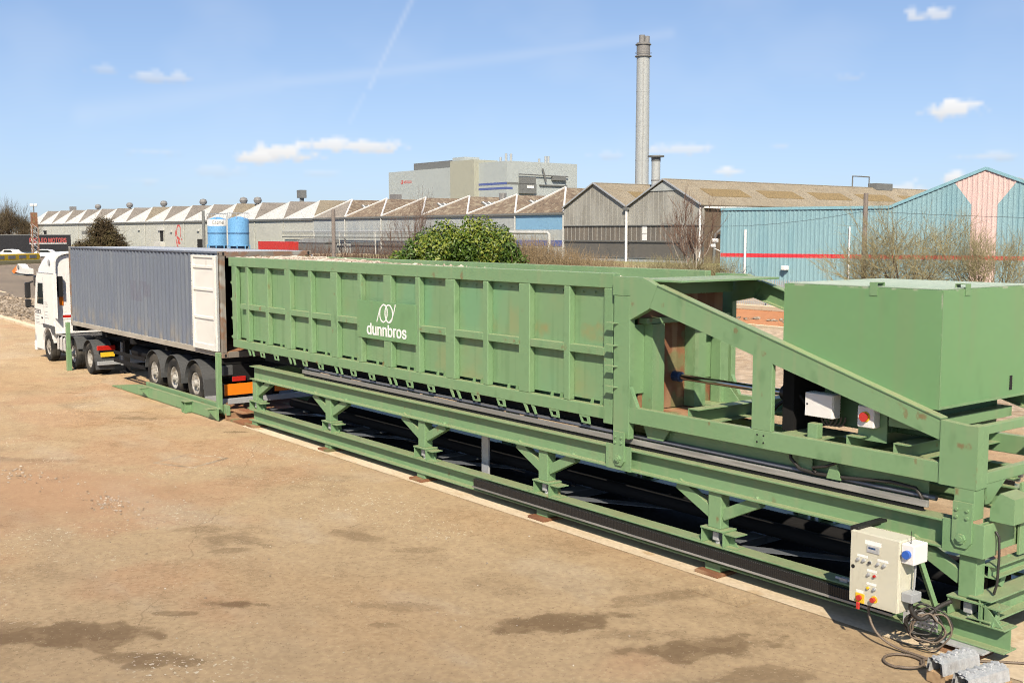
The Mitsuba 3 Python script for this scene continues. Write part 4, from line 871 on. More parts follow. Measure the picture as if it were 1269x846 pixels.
for yy, s in ((-.02, -1), (CW+.02, 1)):
    ya, yb = sorted((yy, yy+s*.05))
    d_ = E(cn+'__door', MB().box(-1.58, -.12, ya, yb, ZB+.16, ZT-.10, b=.006), 'white_paint', label='open white container door folded back along the side')
    yo = yy+s*.05
    z = [ZB+.16, ZB+.32, ZB+.85, ZB+1.55, ZB+2.15, ZT-.22, ZT-.10]
    mb = MB()
    for z0, z1 in ((ZB+.16, ZB+.30), (ZB+.92, ZB+.98), (ZB+1.62, ZB+1.68), (ZB+2.17, ZB+2.23), (ZT-.16, ZT-.10)): E(d_+'__ledge', MB().box(-1.47, -.24, *sorted((yo, yo+s*.03)), z0, z1, b=.003), 'white_paint')
    for x0, x1 in ((-1.58, -1.472), (-.238, -.12)): E(d_+'__stile', MB().box(x0, x1, *sorted((yo, yo+s*.035)), ZB+.162, ZT-.102, b=.004), 'white_paint')
    E(d_+'__gasket', MB().box(-.118, -.09, ya+.002, yb-.002, ZB+.17, ZT-.11), 'galvanised_steel')
mb = MB()
for i in range(22): mb.box(-11.7+i*.52, -11.58+i*.52, .1, CW-.1, ZB+.0, ZB+.119)
E(cn+'__floor_bearer', mb, 'dark_chassis', kind='stuff')
# ------------------------------------------------------------------ factory row with saw-tooth roofs (y = 110)
FY = 110.
def ridge_bay(key, xa, xb, ze, zr, yf, yb_, setb, m_front, m_left, m_right, hip=None):
    """Hipped front and a ridge running back: front triangle, left and right slopes as separate roof parts."""
    xc = (xa+xb)/2; a, b, c = (xa, yf, ze), (xb, yf, ze), (xc, yf+setb, zr); A_, B_, C_ = (xa, yb_, ze), (xb, yb_, ze), (xc, yb_, zr)
    def slab(pts, f): 
        v = np.array(pts, float); lo = v-[0, 0, .12]; n_ = len(v)
        fs = [[0, i, i+1] for i in range(1, n_-1)]; fb = [[n_, n_+i+1, n_+i] for i in range(1, n_-1)]
        sd = []
        for i in range(n_): j_ = (i+1) % n_; sd += [[i, i+n_, j_+n_], [i, j_+n_, j_]]
        return MB().add(np.vstack([v, lo]), np.array(fs+fb+sd))
    if setb > 0: E(key, slab([a, b, c], 0), m_front)
    E(key, slab([b, B_, C_, c], 0), m_right)
    E(key, slab([A_, a, c, C_], 0), m_left)
    if hip:
        for q in (a, b):
            E(key+'_trim', MB().bar((q[0], q[1]-.05, q[2]+.1), (c[0], c[1]-.05, c[2]+.12), .28, .16, up=(0, -.75, .65)), hip)
    return c
wf = thing('white_roof_factory', 'long pale factory with a row of white hipped roof bays', 'factory building')
VX = [-447.6, -429.5, -413, -396.4, -379.9, -363.4, -346.9, -330.3, -312.8, -297, -281.2, -265.8, -250.1, -234.5, -218.4, -203.2]
E(wf+'__front_wall', MB().box(-447.6, -203.2, FY, FY+.4, -1, 7.6), 'pale_wall')
E(wf+'__side_wall', MB().box(-447.6, -447.2, FY+.4, FY+70, -1, 7.6), 'pale_wall')
E(wf+'__gutter', MB().box(-447.9, -203.2, FY-.45, FY-.02, 7.35, 7.8), 'far_dark')
for i in range(len(VX)-1):
    t = i/(len(VX)-2); zr = 13.1-.9*t
    ridge_bay(wf+'__roof_bay', VX[i], VX[i+1], 7.8, zr, FY-.1, FY+60, 6.0, 'roof_white', 'roof_white', 'roof_grey' if i not in (7, 11, 14) else 'roof_lichen')
    if 0 < i < 15: E(wf+'__downpipe', MB().cyl((VX[i], FY-.14, 0), (VX[i], FY-.14, 7.3), .1, 6), 'pale_wall')
for x, y, z in ((-389, 120, 13.2), (-355.1, 120, 13.1), (-323.2, 120, 13.0), (-291.2, 120, 12.8), (-262.9, 120, 12.6), (-256, 121, 12.5)):
    E(wf+'__roof_vent', MB().cyl((x, y, z-1.1), (x, y, z), .45, 14).rev([(0, -.2), (.85, .05), (1.15, .8), (.85, 1.5), (0, 1.75)], (x, y, z), 'z', 16), 'chimney_dark', smooth=40)
E(wf+'__roof_cowl', MB().box(-420.6, -418.4, 119, 121, 12.2, 14.6), 'chimney_dark')
def opening(x0, x1, z0, z1, frame='far_dark', label=None, sill=False):
    k = E(wf+'__doorway', MB().box(x0, x1, FY-.06, FY-.01, z0, z1), 'dark_void')
    E(k+'__hood', MB().box(x0-1.2, x1+.4, FY-.5, FY-.02, z1+.01, z1+.9), 'roof_white')
opening(-300.2, -297.0, 1.9, 5.1); opening(-423.5, -420.0, 3.2, 5.3)
E(wf+'__doorway', MB().box(-271.9, -266.2, FY-.06, FY-.01, -.5, 2.7), 'dark_void')
E(wf+'__window', MB().box(-376.2, -370.3, FY-.06, FY-.01, 3.9, 5.1), 'far_dark')
E(wf+'__loading_dock', MB().box(-301.5, -296.5, FY-1.5, FY-.02, .3, 1.7), 'roof_white')
mu = MB()
for pts, w in (([(-286.9, 5.2), (-286.4, 6.4), (-285.1, 6.6), (-284.2, 5.9)], .5), ([(-284.0, 5.6), (-284.0, 4.2), (-284.5, 3.2)], .35), ([(-288, 5.0), (-288, 3.6), (-287.2, 4.9), (-286.9, 3.5)], .45), ([(-286.8, 3.1), (-285.2, 2.6), (-286.2, 1.7), (-284.9, 1.5)], .8), ([(-287.6, 2.4), (-287, 1.0), (-286.3, .3)], .5), ([(-283.6, 2.7), (-283.2, 2.4)], .4)):
    mu.prism(LineString(pts).buffer(w/2), 'y', FY-.03, FY-.01)
E(wf+'__mural', mu, 'sign_red', label='faded red painted mural on the pale wall')
for x, z in ((-318, 5.5), (-291, 4.9), (-270.8, 5.2)): E(wf+'__wall_lamp', MB().box(x-.6, x+.6, FY-.5, FY-.02, z-.3, z+.3), 'roof_white')

bf = thing('brown_roof_factory', 'row of brown hipped roof bays with white hip trims over pale sheet walls', 'factory building')
BX = [-203.2, -188.4, -173.2, -157.9, -142.5, -128.0, -114.9]
E(bf+'__upper_wall', MB().box(-203.1, -128.0, FY, FY+.4, 5.3, 7.55), 'bluegrey_sheet')
E(bf+'__lower_wall', MB().box(-203.1, -128.0, FY+.05, FY+.4, -1, 5.28), 'bluegrey_sheet')
E(bf+'__blue_wall', MB().box(-127.98, -114.9, FY, FY+.4, 5.0, 7.55), 'light_blue_wall', label='light blue painted wall panel')
E(bf+'__blue_wall', MB().box(-127.98, -114.9, FY+.02, FY+.4, -1, 4.98), 'bluegrey_sheet')
E(bf+'__gutter', MB().box(-203.1, -114.9, FY-.4, FY-.02, 7.5, 7.85), 'far_dark')
ZR = [12.3, 12.0, 11.7, 11.35, 11.0, 10.65, 12.3]
for i in range(6):
    c = ridge_bay(bf+'__roof_bay', BX[i], BX[i+1], 7.85, 11.9-.13*i if i < 5 else 12.3, FY-.1, FY+60, 6.2, 'roof_grey' if i == 0 else 'roof_brown', 'roof_brown', 'roof_brown', 'letter_white')
    xc, zr, w = c[0], c[2], BX[i+1]-xc if False else BX[i+1]-c[0]
    if i in (0, 2, 3, 4):
        for kk in range(1):
            y0 = FY+7; n_ = np.array([zr-7.85, 0, w]); n_ /= np.linalg.norm(n_)
            mid = np.array([xc+w*.52, y0+3, 7.85+(zr-7.85)*.48])+n_*.12; sl = np.array([w, 0, -(zr-7.85)]); sl /= np.linalg.norm(sl)
            s_ = E(bf+'__skylight', MB().obox(mid, sl*1.5, (0, 3.2, 0), n_*.08), 'far_dark')
            for g in range(5): E(s_+'__bar', MB().obox(mid+n_*.12+np.array([0, -2.8+1.4*g, 0]), sl*1.5, (0, .12, 0), n_*.05), 'letter_white')
    E(bf+'__downpipe', MB().cyl((BX[i+1], FY-.2, -1), (BX[i+1], FY-.2, 7.4), .16, 6), 'roof_white')
E(bf+'__roof_cowl', MB().box(-184.8, -182.4, 119.2, 120.8, 11.6, 12.9), 'chimney_dark')
E(bf+'__roof_cowl', MB().cyl((-144.7, 120, 10.8), (-144.7, 120, 12.1), .7, 10), 'chimney_dark')
E(bf+'__stack', MB().cyl((-228.2, 120, 11.2), (-228.2, 120, 13.2), .55, 10).box(-229.3, -227.1, 119.2, 120.8, 13.2, 15.2), 'far_dark')
for z, r_ in ((4.75, .11), (4.35, .08), (3.5, .13)): E(bf+'__pipe_run', MB().cyl((-216, FY-1.6, z), (-130, FY-1.6, z), r_, 8), 'galvanised_steel' if z > 4.5 else 'far_dark')
for x in (-200, -188.4, -173.2, -158, -142.6): E(bf+'__pipe_stanchion', MB().cyl((x, FY-1.6, -1), (x, FY-1.6, 4.7), .14, 6), 'roof_white')
E(bf+'__pipe_run', MB().tube([(-128, FY-2.4, 4.5), (-116.3, FY-2.4, 4.5), (-115.9, FY-2.4, 4.2), (-115.9, FY-2.4, -1)], .28, 8), 'roof_white', smooth=True)
E(bf+'__lean_to', MB().box(-202, -187, FY-6, FY-3, -1, 2.3).prism([(FY-6.2, 2.3), (FY-2.8, 2.3), (FY-2.8, 3.2)], 'x', -202.3, -186.7), 'far_dark')
E(bf+'__dark_band', MB().box(-186, -131, FY-.1, FY+.02, .2, 2.4), 'far_dark')
E(bf+'__blue_band', MB().box(-127.9, -115, FY-.08, FY-.005, 2.2, 3.2), 'far_blue')

gw = thing('grey_gabled_works', 'twin gabled grey sheet works with lichen covered roofs', 'factory building')
def gable(xa, xb, ze, zp, yb_):
    xc = (xa+xb)/2
    E(gw+'__gable_wall', MB().prism([(xa, 5.62), (xb, 5.62), (xb, ze), (xc, zp), (xa, ze)], 'y', FY-.2, FY+.2), 'grey_cladding')
    E(gw+'__gable_wall', MB().box(xa, xb, FY-.08, FY+.2, 3.2, 5.6), 'grey_cladding')
    E(gw+'__gable_wall', MB().box(xa, xb, FY, FY+.2, .6, 3.18), 'grey_cladding')
    E(gw+'__gable_wall', MB().box(xa, xb, FY-.15, FY+.2, -1.5, .58), 'bluegrey_sheet')
    mb = MB(); x = xa+.3
    while x < xb-.2:
        zt = ze+(zp-ze)*(1-abs(x-xc)/(xb-xc))-.25
        mb.box(x-.05, x+.05, FY-.25, FY-.2, 5.62, zt); mb.box(x+.4, x+.48, FY-.12, FY-.08, 3.2, 5.6); x += 1.05
    E(gw+'__sheet_joint', mb, 'sheet_joint', kind='stuff')
    for z in (5.6, 3.19, .6): E(gw+'__rail', MB().box(xa, xb, FY-.3, FY-.21, z-.06, z+.06), 'far_dark')
    for s, xe in ((-1, xa), (1, xb)):
        n_ = np.array([s*(zp-ze), 0, abs(xb-xc)]); n_ /= np.linalg.norm(n_)
        sl = np.array([xe-xc, 0, ze-zp]); L = np.linalg.norm(sl); sl /= L
        mid = np.array([xc, (FY-.6+yb_)/2, zp])+sl*L/2+n_*.12
        r_ = E(gw+'__roof', MB().obox(mid, sl*(L/2+.25), (0, (yb_-FY+.6)/2, 0), n_*.07), 'roof_lichen')
        if s > 0:
            for kk in range(5): E(gw+'__roof_light', MB().obox(np.array([xc, FY+9+kk*13, zp])+sl*L*.52+n_*.21, sl*L*.16, (0, 4.6, 0), n_*.03), 'skylight_sheet')
        E(gw+'__verge', MB().bar((xc, FY-.62, zp+.2), (xe, FY-.62, ze+.1), .22, .1), 'galvanised_steel')
gable(-114.7, -99.6, 8.5, 12.25, FY+75); gable(-99.4, -83.9, 8.45, 12.3, FY+75)
E(gw+'__apex_panel', MB().prism([(-94.6, 10.75), (-88.7, 10.75), (-91.65, 12.1)], 'y', FY-.35, FY-.27), 'bluegrey_sheet')
E(gw+'__side_wall', MB().box(-84.1, -83.8, FY+.2, FY+75, -1, 8.2), 'brown_sheet')
E(gw+'__downpipe', MB().cyl((-99.5, FY-.45, -1.5), (-99.5, FY-.45, 8.1), .2, 8), 'letter_white')
E(gw+'__hopper_head', MB().box(-100.0, -99.0, FY-.8, FY-.3, 8.0, 8.4), 'far_dark')
E(gw+'__downpipe', MB().cyl((-84.2, FY-.45, -1.5), (-84.2, FY-.45, 8.1), .16, 8), 'letter_white')
E(gw+'__gutter', MB().box(-83.8, -83.3, FY, FY+75, 8.0, 8.3), 'letter_white')
E(gw+'__window', MB().box(-96.3, -95.3, FY-.14, FY-.085, 4.4, 5.5).box(-96.3, -95.3, FY-.14, FY-.085, 3.3, 4.3), 'letter_white')
E(gw+'__side_pipe', MB().tube([(-83.6, FY+2, 0), (-83.4, FY+2, 4.3), (-82.8, FY+2.6, 5.0), (-82.5, FY+8, 5.1), (-82.5, FY+20, 5.1)], .22, 8), 'far_dark', smooth=True)
E(gw+'__roof_plant', MB().box(-92.5, -90.7, FY+53, FY+58, 12.1, 13.3).tube([(-91.6, FY+47, 12.2), (-91.6, FY+47, 14.4), (-91.6, FY+52, 14.4), (-91.6, FY+52, 12.4)], .12, 6), 'far_dark')
sc = thing('short_chimney', 'short grey steel chimney with a dark rain cap behind the twin gables', 'chimney')
E(sc+'__stack', MB().cyl((-104.6, 121.1, 8), (-104.6, 121.1, 16.6), .72, 18), 'chimney_grey', smooth=30)
E(sc+'__cap', MB().cyl((-104.6, 121.1, 16.9), (-104.6, 121.1, 17.15), 1.35, 18).cyl((-104.6, 121.1, 16.2), (-104.6, 121.1, 16.9), .78, 18), 'far_dark', smooth=30)
E(sc+'__collar', MB().cyl((-104.6, 121.1, 13.0), (-104.6, 121.1, 13.2), .78, 18), 'chimney_dark')

# ------------------------------------------------------------------ far incinerator and chimney
ip = thing('incinerator_building', 'big pale grey plant building with blue stripes far behind the saw-tooth roofs', 'industrial building')
E(ip+'__main_block', MB().box(-366, -330.4, 265, 303, 0, 33.5), 'far_grey')
E(ip+'__left_block', MB().box(-421, -366, 265, 300, 0, 32.6), 'far_grey')
E(ip+'__tower', MB().box(-367, -349.6, 262.5, 275, 0, 34.9), 'far_olive')
E(ip+'__roof_louvre', MB().box(-404, -374, 268, 272, 32.6, 36.0), 'far_dark')
E(ip+'__roof_louvre', MB().box(-373, -364, 268, 276, 32.6, 37.0), 'far_grey')
for z0, z1 in ((24.05, 24.95), (22.1, 23.0)):
    E(ip+'__stripe', MB().box(-349.5, -330.3, 264.9, 264.99, z0, z1), 'far_blue')
    E(ip+'__stripe', MB().box(-330.39, -330.3, 265.0, 271 if z0 > 23 else 268, z0, z1), 'far_dark' if z0 > 23 else 'far_blue')
E(ip+'__duct', MB().box(-330.39, -329, 271.2, 279.2, 24.6, 27.2).box(-330.39, -329, 288.5, 295.5, 26.3, 27.9).box(-330.39, -329.6, 281.9, 296.9, 23.9, 24.4), 'far_dark')
E(ip+'__duct', MB().box(-330.39, -328.6, 271, 279.2, 20.5, 24.4).tube([(-329.4, 270.5, 28.3), (-329.4, 297, 28.0)], .25, 5).tube([(-329.4, 283, 31), (-329.4, 285, 25.5)], .4, 5).tube([(-329.4, 294.5, 28), (-329.4, 296, 25.5)], .3, 5), 'far_dark')
E(ip+'__white_unit', MB().box(-330.3, -328.4, 274.2, 277.6, 22.6, 23.7), 'letter_white')
for x, y, h in ((-341, 270, 2.2), (-336, 269, 3.4), (-334, 270, 3.2), (-331.6, 283, 1.6), (-331.6, 286.5, 2.8), (-331.6, 288, 2.8)):
    E(ip+'__roof_flue', MB().cyl((x, y, 33.2), (x, y, 33.5+h), .5, 10), 'chimney_grey')
E(ip+'__logo_ring', MB().prism(Point(-409.4, 27.6).buffer(.95).difference(Point(-409.6, 27.8).buffer(.55)), 'y', 264.9, 264.98), 'sign_red')
wtext('VEOLIA', 1.15, (-407.9, 264.98, 27.0), (1, 0, 0), (0, 0, 1), 'sign_red', ip+'__lettering', width=6.6, depth=.05)
ch = thing('tall_chimney', 'tall pale cylindrical chimney with a dark grey crown', 'chimney')
cxx, cyy = -257.6, 269.6
E(ch+'__shaft', MB().cyl((cxx, cyy, 0), (cxx, cyy, 66.6), 2.5, 40, r1=2.28), 'chimney_grey', smooth=30)
E(ch+'__crown', MB().cyl((cxx, cyy, 66.6), (cxx, cyy, 71.0), 2.36, 32), 'chimney_dark', smooth=30)
E(ch+'__platform', MB().cyl((cxx, cyy, 66.2), (cxx, cyy, 66.5), 2.95, 32), 'chimney_dark')
E(ch+'__platform', MB().cyl((cxx, cyy, 70.3), (cxx, cyy, 70.55), 2.8, 32), 'chimney_dark')
E(ch+'__flue_tip', MB().cyl((cxx-.7, cyy, 71), (cxx-.7, cyy, 73.8), 1.05, 20), 'chimney_dark', smooth=30)
E(ch+'__flue_tip', MB().cyl((cxx+.9, cyy+.9, 71), (cxx+.9, cyy+.9, 73.3), .95, 20), 'chimney_dark', smooth=30)
mb = MB()
for s_ in (-.25, .25): mb.cyl((cxx+s_+1.9, cyy-1.75, 20), (cxx+s_+1.8, cyy-1.62, 66), .06, 4)
E(ch+'__ladder', mb, 'chimney_dark', kind='stuff')
for z in (18, 30, 42, 54): E(ch+'__joint_band', MB().cyl((cxx, cyy, z), (cxx, cyy, z+.35), 2.56-.0034*z, 40), 'chimney_grey', smooth=30)
E(ch+'__rail', MB().tube([(cxx+2.9*math.cos(t), cyy+2.9*math.sin(t), 67.5) for t in np.linspace(0, 2*math.pi, 33)], .06, 4), 'chimney_dark')

# ------------------------------------------------------------------ silos, red container, stacks in front of the factory
for kk, (x, lb_) in enumerate(((-234.3, 'blue silo with a white name band'), (-222.1, 'plain blue silo without a name band'))):
    s_ = thing('silo', lb_, 'silo', None)
    y = 100.0; r_ = 2.45
    E(s_+'__shell', MB().cyl((x, y, 1.3), (x, y, 7.7), r_, 40), 'silo_blue', smooth=30)
    E(s_+'__ring', MB().cyl((x, y, 4.25), (x, y, 4.45), r_+.1, 40), 'dark_blue', smooth=30)
    E(s_+'__hopper', MB().cyl((x, y, -1.0), (x, y, 1.29), .7, 40, r1=r_-.1), 'dark_blue', smooth=30)
    E(s_+'__roof', MB().cyl((x, y, 7.71), (x, y, 8.3), r_, 40, r1=.6), 'silo_blue', smooth=30)
    for a_ in range(8):
        q = a_*math.pi/4+.2; px, py = x+(r_+.1)*math.cos(q), y+(r_+.1)*math.sin(q)
        E(s_+'__leg', MB().bar((px, py, -1), (px, py, 1.6), .22, .22, up=(1, 0, 0)), 'silo_blue')
        E(s_+'__handrail', MB().tube([(px, py, 7.7), (px, py, 9.1)], .06, 4).tube([(px, py, 9.1), (x+(r_+.1)*math.cos(q+math.pi/4), y+(r_+.1)*math.sin(q+math.pi/4), 9.1)], .06, 4), 'galvanised_steel')
    if kk == 0:
        t = np.linspace(-2.0, 1.1, 40)
        v = np.vstack([np.column_stack([x+(r_+.04)*np.cos(t), y+(r_+.04)*np.sin(t), np.full(40, z)]) for z in (6.15, 7.68)]); i = np.arange(39)
        bd = E(s_+'__name_band', MB().add(v, np.stack([i, i+1, i+41, i+40], 1)), 'letter_white')
        m = meshkit.text_mesh('Gabriel', .85, .02, False); tv = np.array(m.vertices); tv[:, 0] *= 3.0/np.ptp(tv[:, 0])
        ang = -.95+tv[:, 0]/(r_+.06); rr = r_+.06+tv[:, 2]
        E(bd+'__lettering', MB().add(np.column_stack([x+rr*np.cos(ang), y+rr*np.sin(ang), 6.55+tv[:, 1]]), m.faces), 'ink')
lp = thing('silo_ladder_post', 'pale vertical pipe post between the two blue silos', 'post')
E(lp+'__tube', MB().cyl((-228.0, 100.0, -1), (-228.0, 100.0, 8.6), .42, 10), 'roof_white')
lp = thing('silo_ladder_post', 'grey lattice post at the left edge of the named blue silo', 'post')
E(lp+'__tube', MB().cyl((-241.6, 99.4, -1), (-241.6, 99.4, 10), .4, 8), 'far_dark')
for kk, (x0, x1, y, zt, lb_) in enumerate(((-205, -196.5, 97, 2.55, 'dull red container end behind the grey blue container, left one of two'), (-197.5, -184.8, 94.2, 2.6, 'bright red container to the right of the blue silos'))):
    s_ = thing('red_container', lb_, 'shipping container')
    E(s_+'__body', MB().box(x0, x1, y, y+2.4, 0, zt), 'red_paint')
    for q in (x0, x1-.2): E(s_+'__corner_post', MB().box(q, q+.2, y-.05, y-.001, 0, zt+.02), 'red_paint')
    mb = MB(); x = x0+.4
    while x < x1-.4: mb.box(x, x+.22, y-.04, y-.001, .15, zt-.15); x += .5
    E(s_+'__corrugation', mb, 'red_paint', kind='stuff')

# ------------------------------------------------------------------ blue shed on the right
sh = thing('blue_shed', 'light blue ribbed metal shed with a red stripe and a pink painted gable', 'shed building')
SD3 = np.array([SD[0], SD[1], 0]); SN = np.array([SD[1], -SD[0], 0]); O3 = np.array([S0[0], S0[1], 0])
def ztop(s): return 6.25 if s < 12.42 else (6.25+(8.73-6.25)*(s-12.42)/6.17 if s < 18.59 else max(6.25, 8.73-(8.73-6.25)*(s-18.59)/6.17))
v, f = [], []
ss = []
x = 0.
while x < 30: ss += [(x, 0), (x+.16, 0), (x+.2, .035), (x+.28, .035)]; x += .32
for s_, d_ in ss:
    p0 = O3+SD3*s_+SN*d_; v += [p0+[0, 0, -.5], p0+[0, 0, ztop(s_)]]
i = np.arange(len(ss)-1)*2
E(sh+'__front_wall', MB().add(np.array(v), np.stack([i, i+2, i+3, i+1], 1)), 'blue_cladding', label='light blue ribbed front wall with a red stripe and pink funnel shape')
def q3(s, d, z): return O3+SD3*s+SN*d+[0, 0, z]
back = -40
E(sh+'__end_wall', MB().obox(q3(.0, back/2-.02, 2.85), SD3*.03, SN*(-back/2), (0, 0, 3.35)), 'blue_cladding_plain')
for a, b in (((0, 6.25), (12.42, 6.25)), ((12.42, 6.25), (18.59, 8.73)), ((18.59, 8.73), (24.76, 6.25)), ((24.76, 6.25), (30, 6.25))):
    E(sh+'__eave_trim', MB().bar(q3(a[0], .06, a[1]), q3(b[0], .06, b[1]), .2, .12, up=(0, 0, 1)), 'blue_cladding_plain')
    c_ = (q3(a[0], back/2, a[1])+q3(b[0], back/2, b[1]))/2; d_ = (q3(b[0], 0, b[1])-q3(a[0], 0, a[1]))/2; n_ = np.cross(d_, SN); n_ /= np.linalg.norm(n_)
    E(sh+'__roof', MB().obox(c_-[0, 0, .12], d_, SN*(-back/2), n_*.04), 'roof_grey')
E(sh+'__downpipe', MB().cyl(q3(2.0, .12, 0), q3(2.0, .12, 4.7), .09, 8), 'letter_white')
E(sh+'__downpipe', MB().cyl(q3(9.75, .12, 0), q3(9.75, .12, 4.9), .06, 8), 'letter_white')
E(sh+'__flood_light', MB().box(*np.sort([q3(5.05, .1, 0)[0], q3(5.45, .1, 0)[0]]), q3(5.25, .35, 0)[1]-.25, q3(5.25, .1, 0)[1], 1.75, 2.1, b=.05), 'letter_white')
E(sh+'__corner_lamp', MB().cyl(q3(-.6, .1, 3.9), q3(-.2, .1, 3.9), .16, 10).cyl(q3(-.7, .1, 3.5), q3(-.4, .1, 3.5), .14, 10).cyl(q3(-.5, .05, 3.3), q3(.0, .05, 3.1), .03, 6), 'letter_white')
mb = MB()
for s_, h in ((-.7, 0), (-.35, .2), (-1.0, .4)):
    pass
# overhead wires and poles
up = thing('telegraph_pole', 'brown wooden telegraph pole before the blue shed', 'pole')
E(up+'__shaft', MB().cyl((-11.9, 43.8, -.1), (-11.9, 43.8, 6.72), .17, 10, r1=.13), 'steel_pole', smooth=30)
E(up+'__step', MB().box(-12.1, -11.7, 43.78, 43.82, 5.6, 5.66), 'galvanised_steel')
def sag(a, b, d, n=24):
    t = np.linspace(0, 1, n)[:, None]; p = np.array(a)*(1-t)+np.array(b)*t; p[:, 2] -= (4*d*t*(1-t))[:, 0]; return p
w_ = thing('overhead_wire', 'thin black wire sagging left from the telegraph pole', 'wire')
E(w_+'__strand', MB().tube(sag((-11.9, 43.7, 5.7), (-34, 50, 5.2), .5), .011, 4), 'ink')
w_ = thing('overhead_wire', 'thin black wire running right from the telegraph pole', 'wire')
E(w_+'__strand', MB().tube(sag((-11.9, 43.7, 5.7), (8, 52, 5.1), .2), .011, 4), 'ink')
tp = thing('timber_post', 'weathered bare post standing behind the loading box at the left of the laurel bush', 'pole')
E(tp+'__shaft', MB().cyl((-27.4, 18.2, -.05), (-27.4, 18.2, 5.75), .12, 9, r1=.10), 'steel_pole', smooth=30)

# ------------------------------------------------------------------ palisade fence
pf = thing('palisade_fence', 'grey steel palisade fence standing before the blue shed', 'fence')
mb = MB(); mp = MB(); x = -30.
while x < 6:
    mb.prism([(x-.035, .08), (x+.035, .08), (x+.035, 1.68), (x, 1.80), (x-.035, 1.68)], 'y', 40.38, 40.395); x += .155
E(pf+'__pale', mb, 'palisade_steel', kind='stuff')
for z in (.4, 1.45): E(pf+'__rail', MB().box(-30, 6, 40.40, 40.45, z-.03, z+.03), 'palisade_steel')
x = -30.
while x < 6.1: E(pf+'__post', MB().box(x-.05, x+.05, 40.452, 40.55, -.02, 1.75), 'palisade_steel'); x += 2.75
E('fence_kerb', MB().box(-32, 8, 39.9, 40.3, -.02, .26, b=.03), 'pale_concrete', kind='structure')

# ------------------------------------------------------------------ far left: sign building, mast, cars, barrier, boom
db = thing('sign_building', 'low black fronted building with red lettering at far left', 'building')
E(db+'__front', MB().obox((-226.0, 51.5, 2.3), (1.9, 10.3, 0), (0.25, -.046, 0), (0, 0, 1.6)), 'sign_black')
E(db+'__body', MB().obox((-233.2, 52.8, 1.6), (1.9, 10.3, 0), (6.8, -1.25, 0), (0, 0, 1.9)), 'far_grey')
E(db+'__parapet', MB().obox((-226.0, 51.5, 4.0), (1.92, 10.4, 0), (0.32, -.059, 0), (0, 0, .1)), 'far_dark')
u_ = np.array([1.9, 10.3, 0]); u_ /= np.linalg.norm(u_); o_ = np.array([-226.0, 51.5, 0])+np.array([.262, -.048, 0])
wtext('RED LEO MOTORS', .95, o_+u_*2.1+[0, 0, 2.35], u_, (0, 0, 1), 'sign_red', db+'__lettering', width=7.4, depth=.04)
E(db+'__strapline', MB().bar(o_+u_*2.1+[.02, 0, 2.16], o_+u_*9.6+[.02, 0, 2.16], .16, .03), 'letter_white')
ms = thing('lattice_mast', 'rusty lattice mast with white cameras on top at far left', 'mast')
MX, MY = -168.35, 39.8
E(ms+'__shroud', MB().box(MX-.45, MX+.45, MY-.45, MY+.45, 5.4, 7.8), 'rusty_steel')
for a_, b_ in ((-1, -1), (-1, 1), (1, -1), (1, 1)):
    E(ms+'__leg', MB().box(MX+a_*.45-.06, MX+a_*.45+.06, MY+b_*.45-.06, MY+b_*.45+.06, 0, 5.4), 'rusty_steel')
mb = MB()
for z in np.arange(.3, 5.2, .8):
    for a_, b_, c_, d_ in ((-1, -1, -1, 1), (-1, 1, 1, 1), (1, 1, 1, -1), (1, -1, -1, -1)):
        mb.bar((MX+a_*.45, MY+b_*.45, z), (MX+c_*.45, MY+d_*.45, z+.8), .09, .09)
E(ms+'__lattice', mb, 'palisade_steel', kind='stuff')
E(ms+'__camera_pole', MB().cyl((MX, MY, 7.8), (MX, MY, 8.8), .09, 8), 'far_dark')
E(ms+'__camera', MB().box(MX-.25, MX+.25, MY-.55, MY-.05, 8.8, 9.25, b=.08), 'letter_white')
E(ms+'__camera', MB().box(MX-.25, MX+.25, MY+.05, MY+.55, 8.8, 9.25, b=.08), 'letter_white')
def car(x, y, rot, van, lb_):
    c = thing('parked_car', lb_, 'car', None)
    ca, sa = math.cos(rot), math.sin(rot)
    R = np.array([[ca, -sa, 0, x], [sa, ca, 0, y], [0, 0, 1, 0], [0, 0, 0, 1]])
    def put(k, mb, m, sm=False):
        mb.v = [q@R[:3, :3].T+R[:3, 3] for q in mb.v]; return E(c+'__'+k, mb, m, smooth=sm)
    if van:
        low = [(-2.6, .35), (2.5, .35), (2.6, .95), (2.1, 1.15), (1.5, 1.95), (-2.5, 2.0), (-2.62, 1.9)]
        win = [(.55, 1.25), (1.85, 1.25), (1.4, 1.8), (.55, 1.82)]
    else:
        low = [(-2.1, .3), (2.1, .3), (2.15, .75), (1.1, .95), (.45, 1.42), (-1.2, 1.45), (-1.9, 1.0), (-2.15, .9)]
        win = [(-1.35, .98), (.95, .98), (.4, 1.36), (-1.1, 1.38)]
    put('body', MB().prism(Polygon(low).buffer(.06), 'y', -.88, .88), 'cab_white')
    for s in (-1, 1): put('window', MB().prism(win, 'y', min(s*.882, s*.895), max(s*.882, s*.895)), 'glass_dark')
    for q in (-1.35, 1.35):
        for s in (-1, 1): put('wheel', MB().cyl((q, s*.7, .33), (q, s*.9, .33), .33, 16), 'tyre_rubber')
car(-190.5, 36.6, 1.1, True, 'white van at the far left edge before the black fronted building')
car(-186.2, 40.6, .5, False, 'white car with dark windows just right of the white van')
car(-182.5, 45.6, .9, False, 'white car partly behind the foot of the lattice mast')
car(-181.8, 50.8, .2, False, 'white car farthest right in the far car park, showing above the cab roof')
yb = thing('yellow_barrier', 'low yellow block barrier with four dark panels at far left', 'barrier')
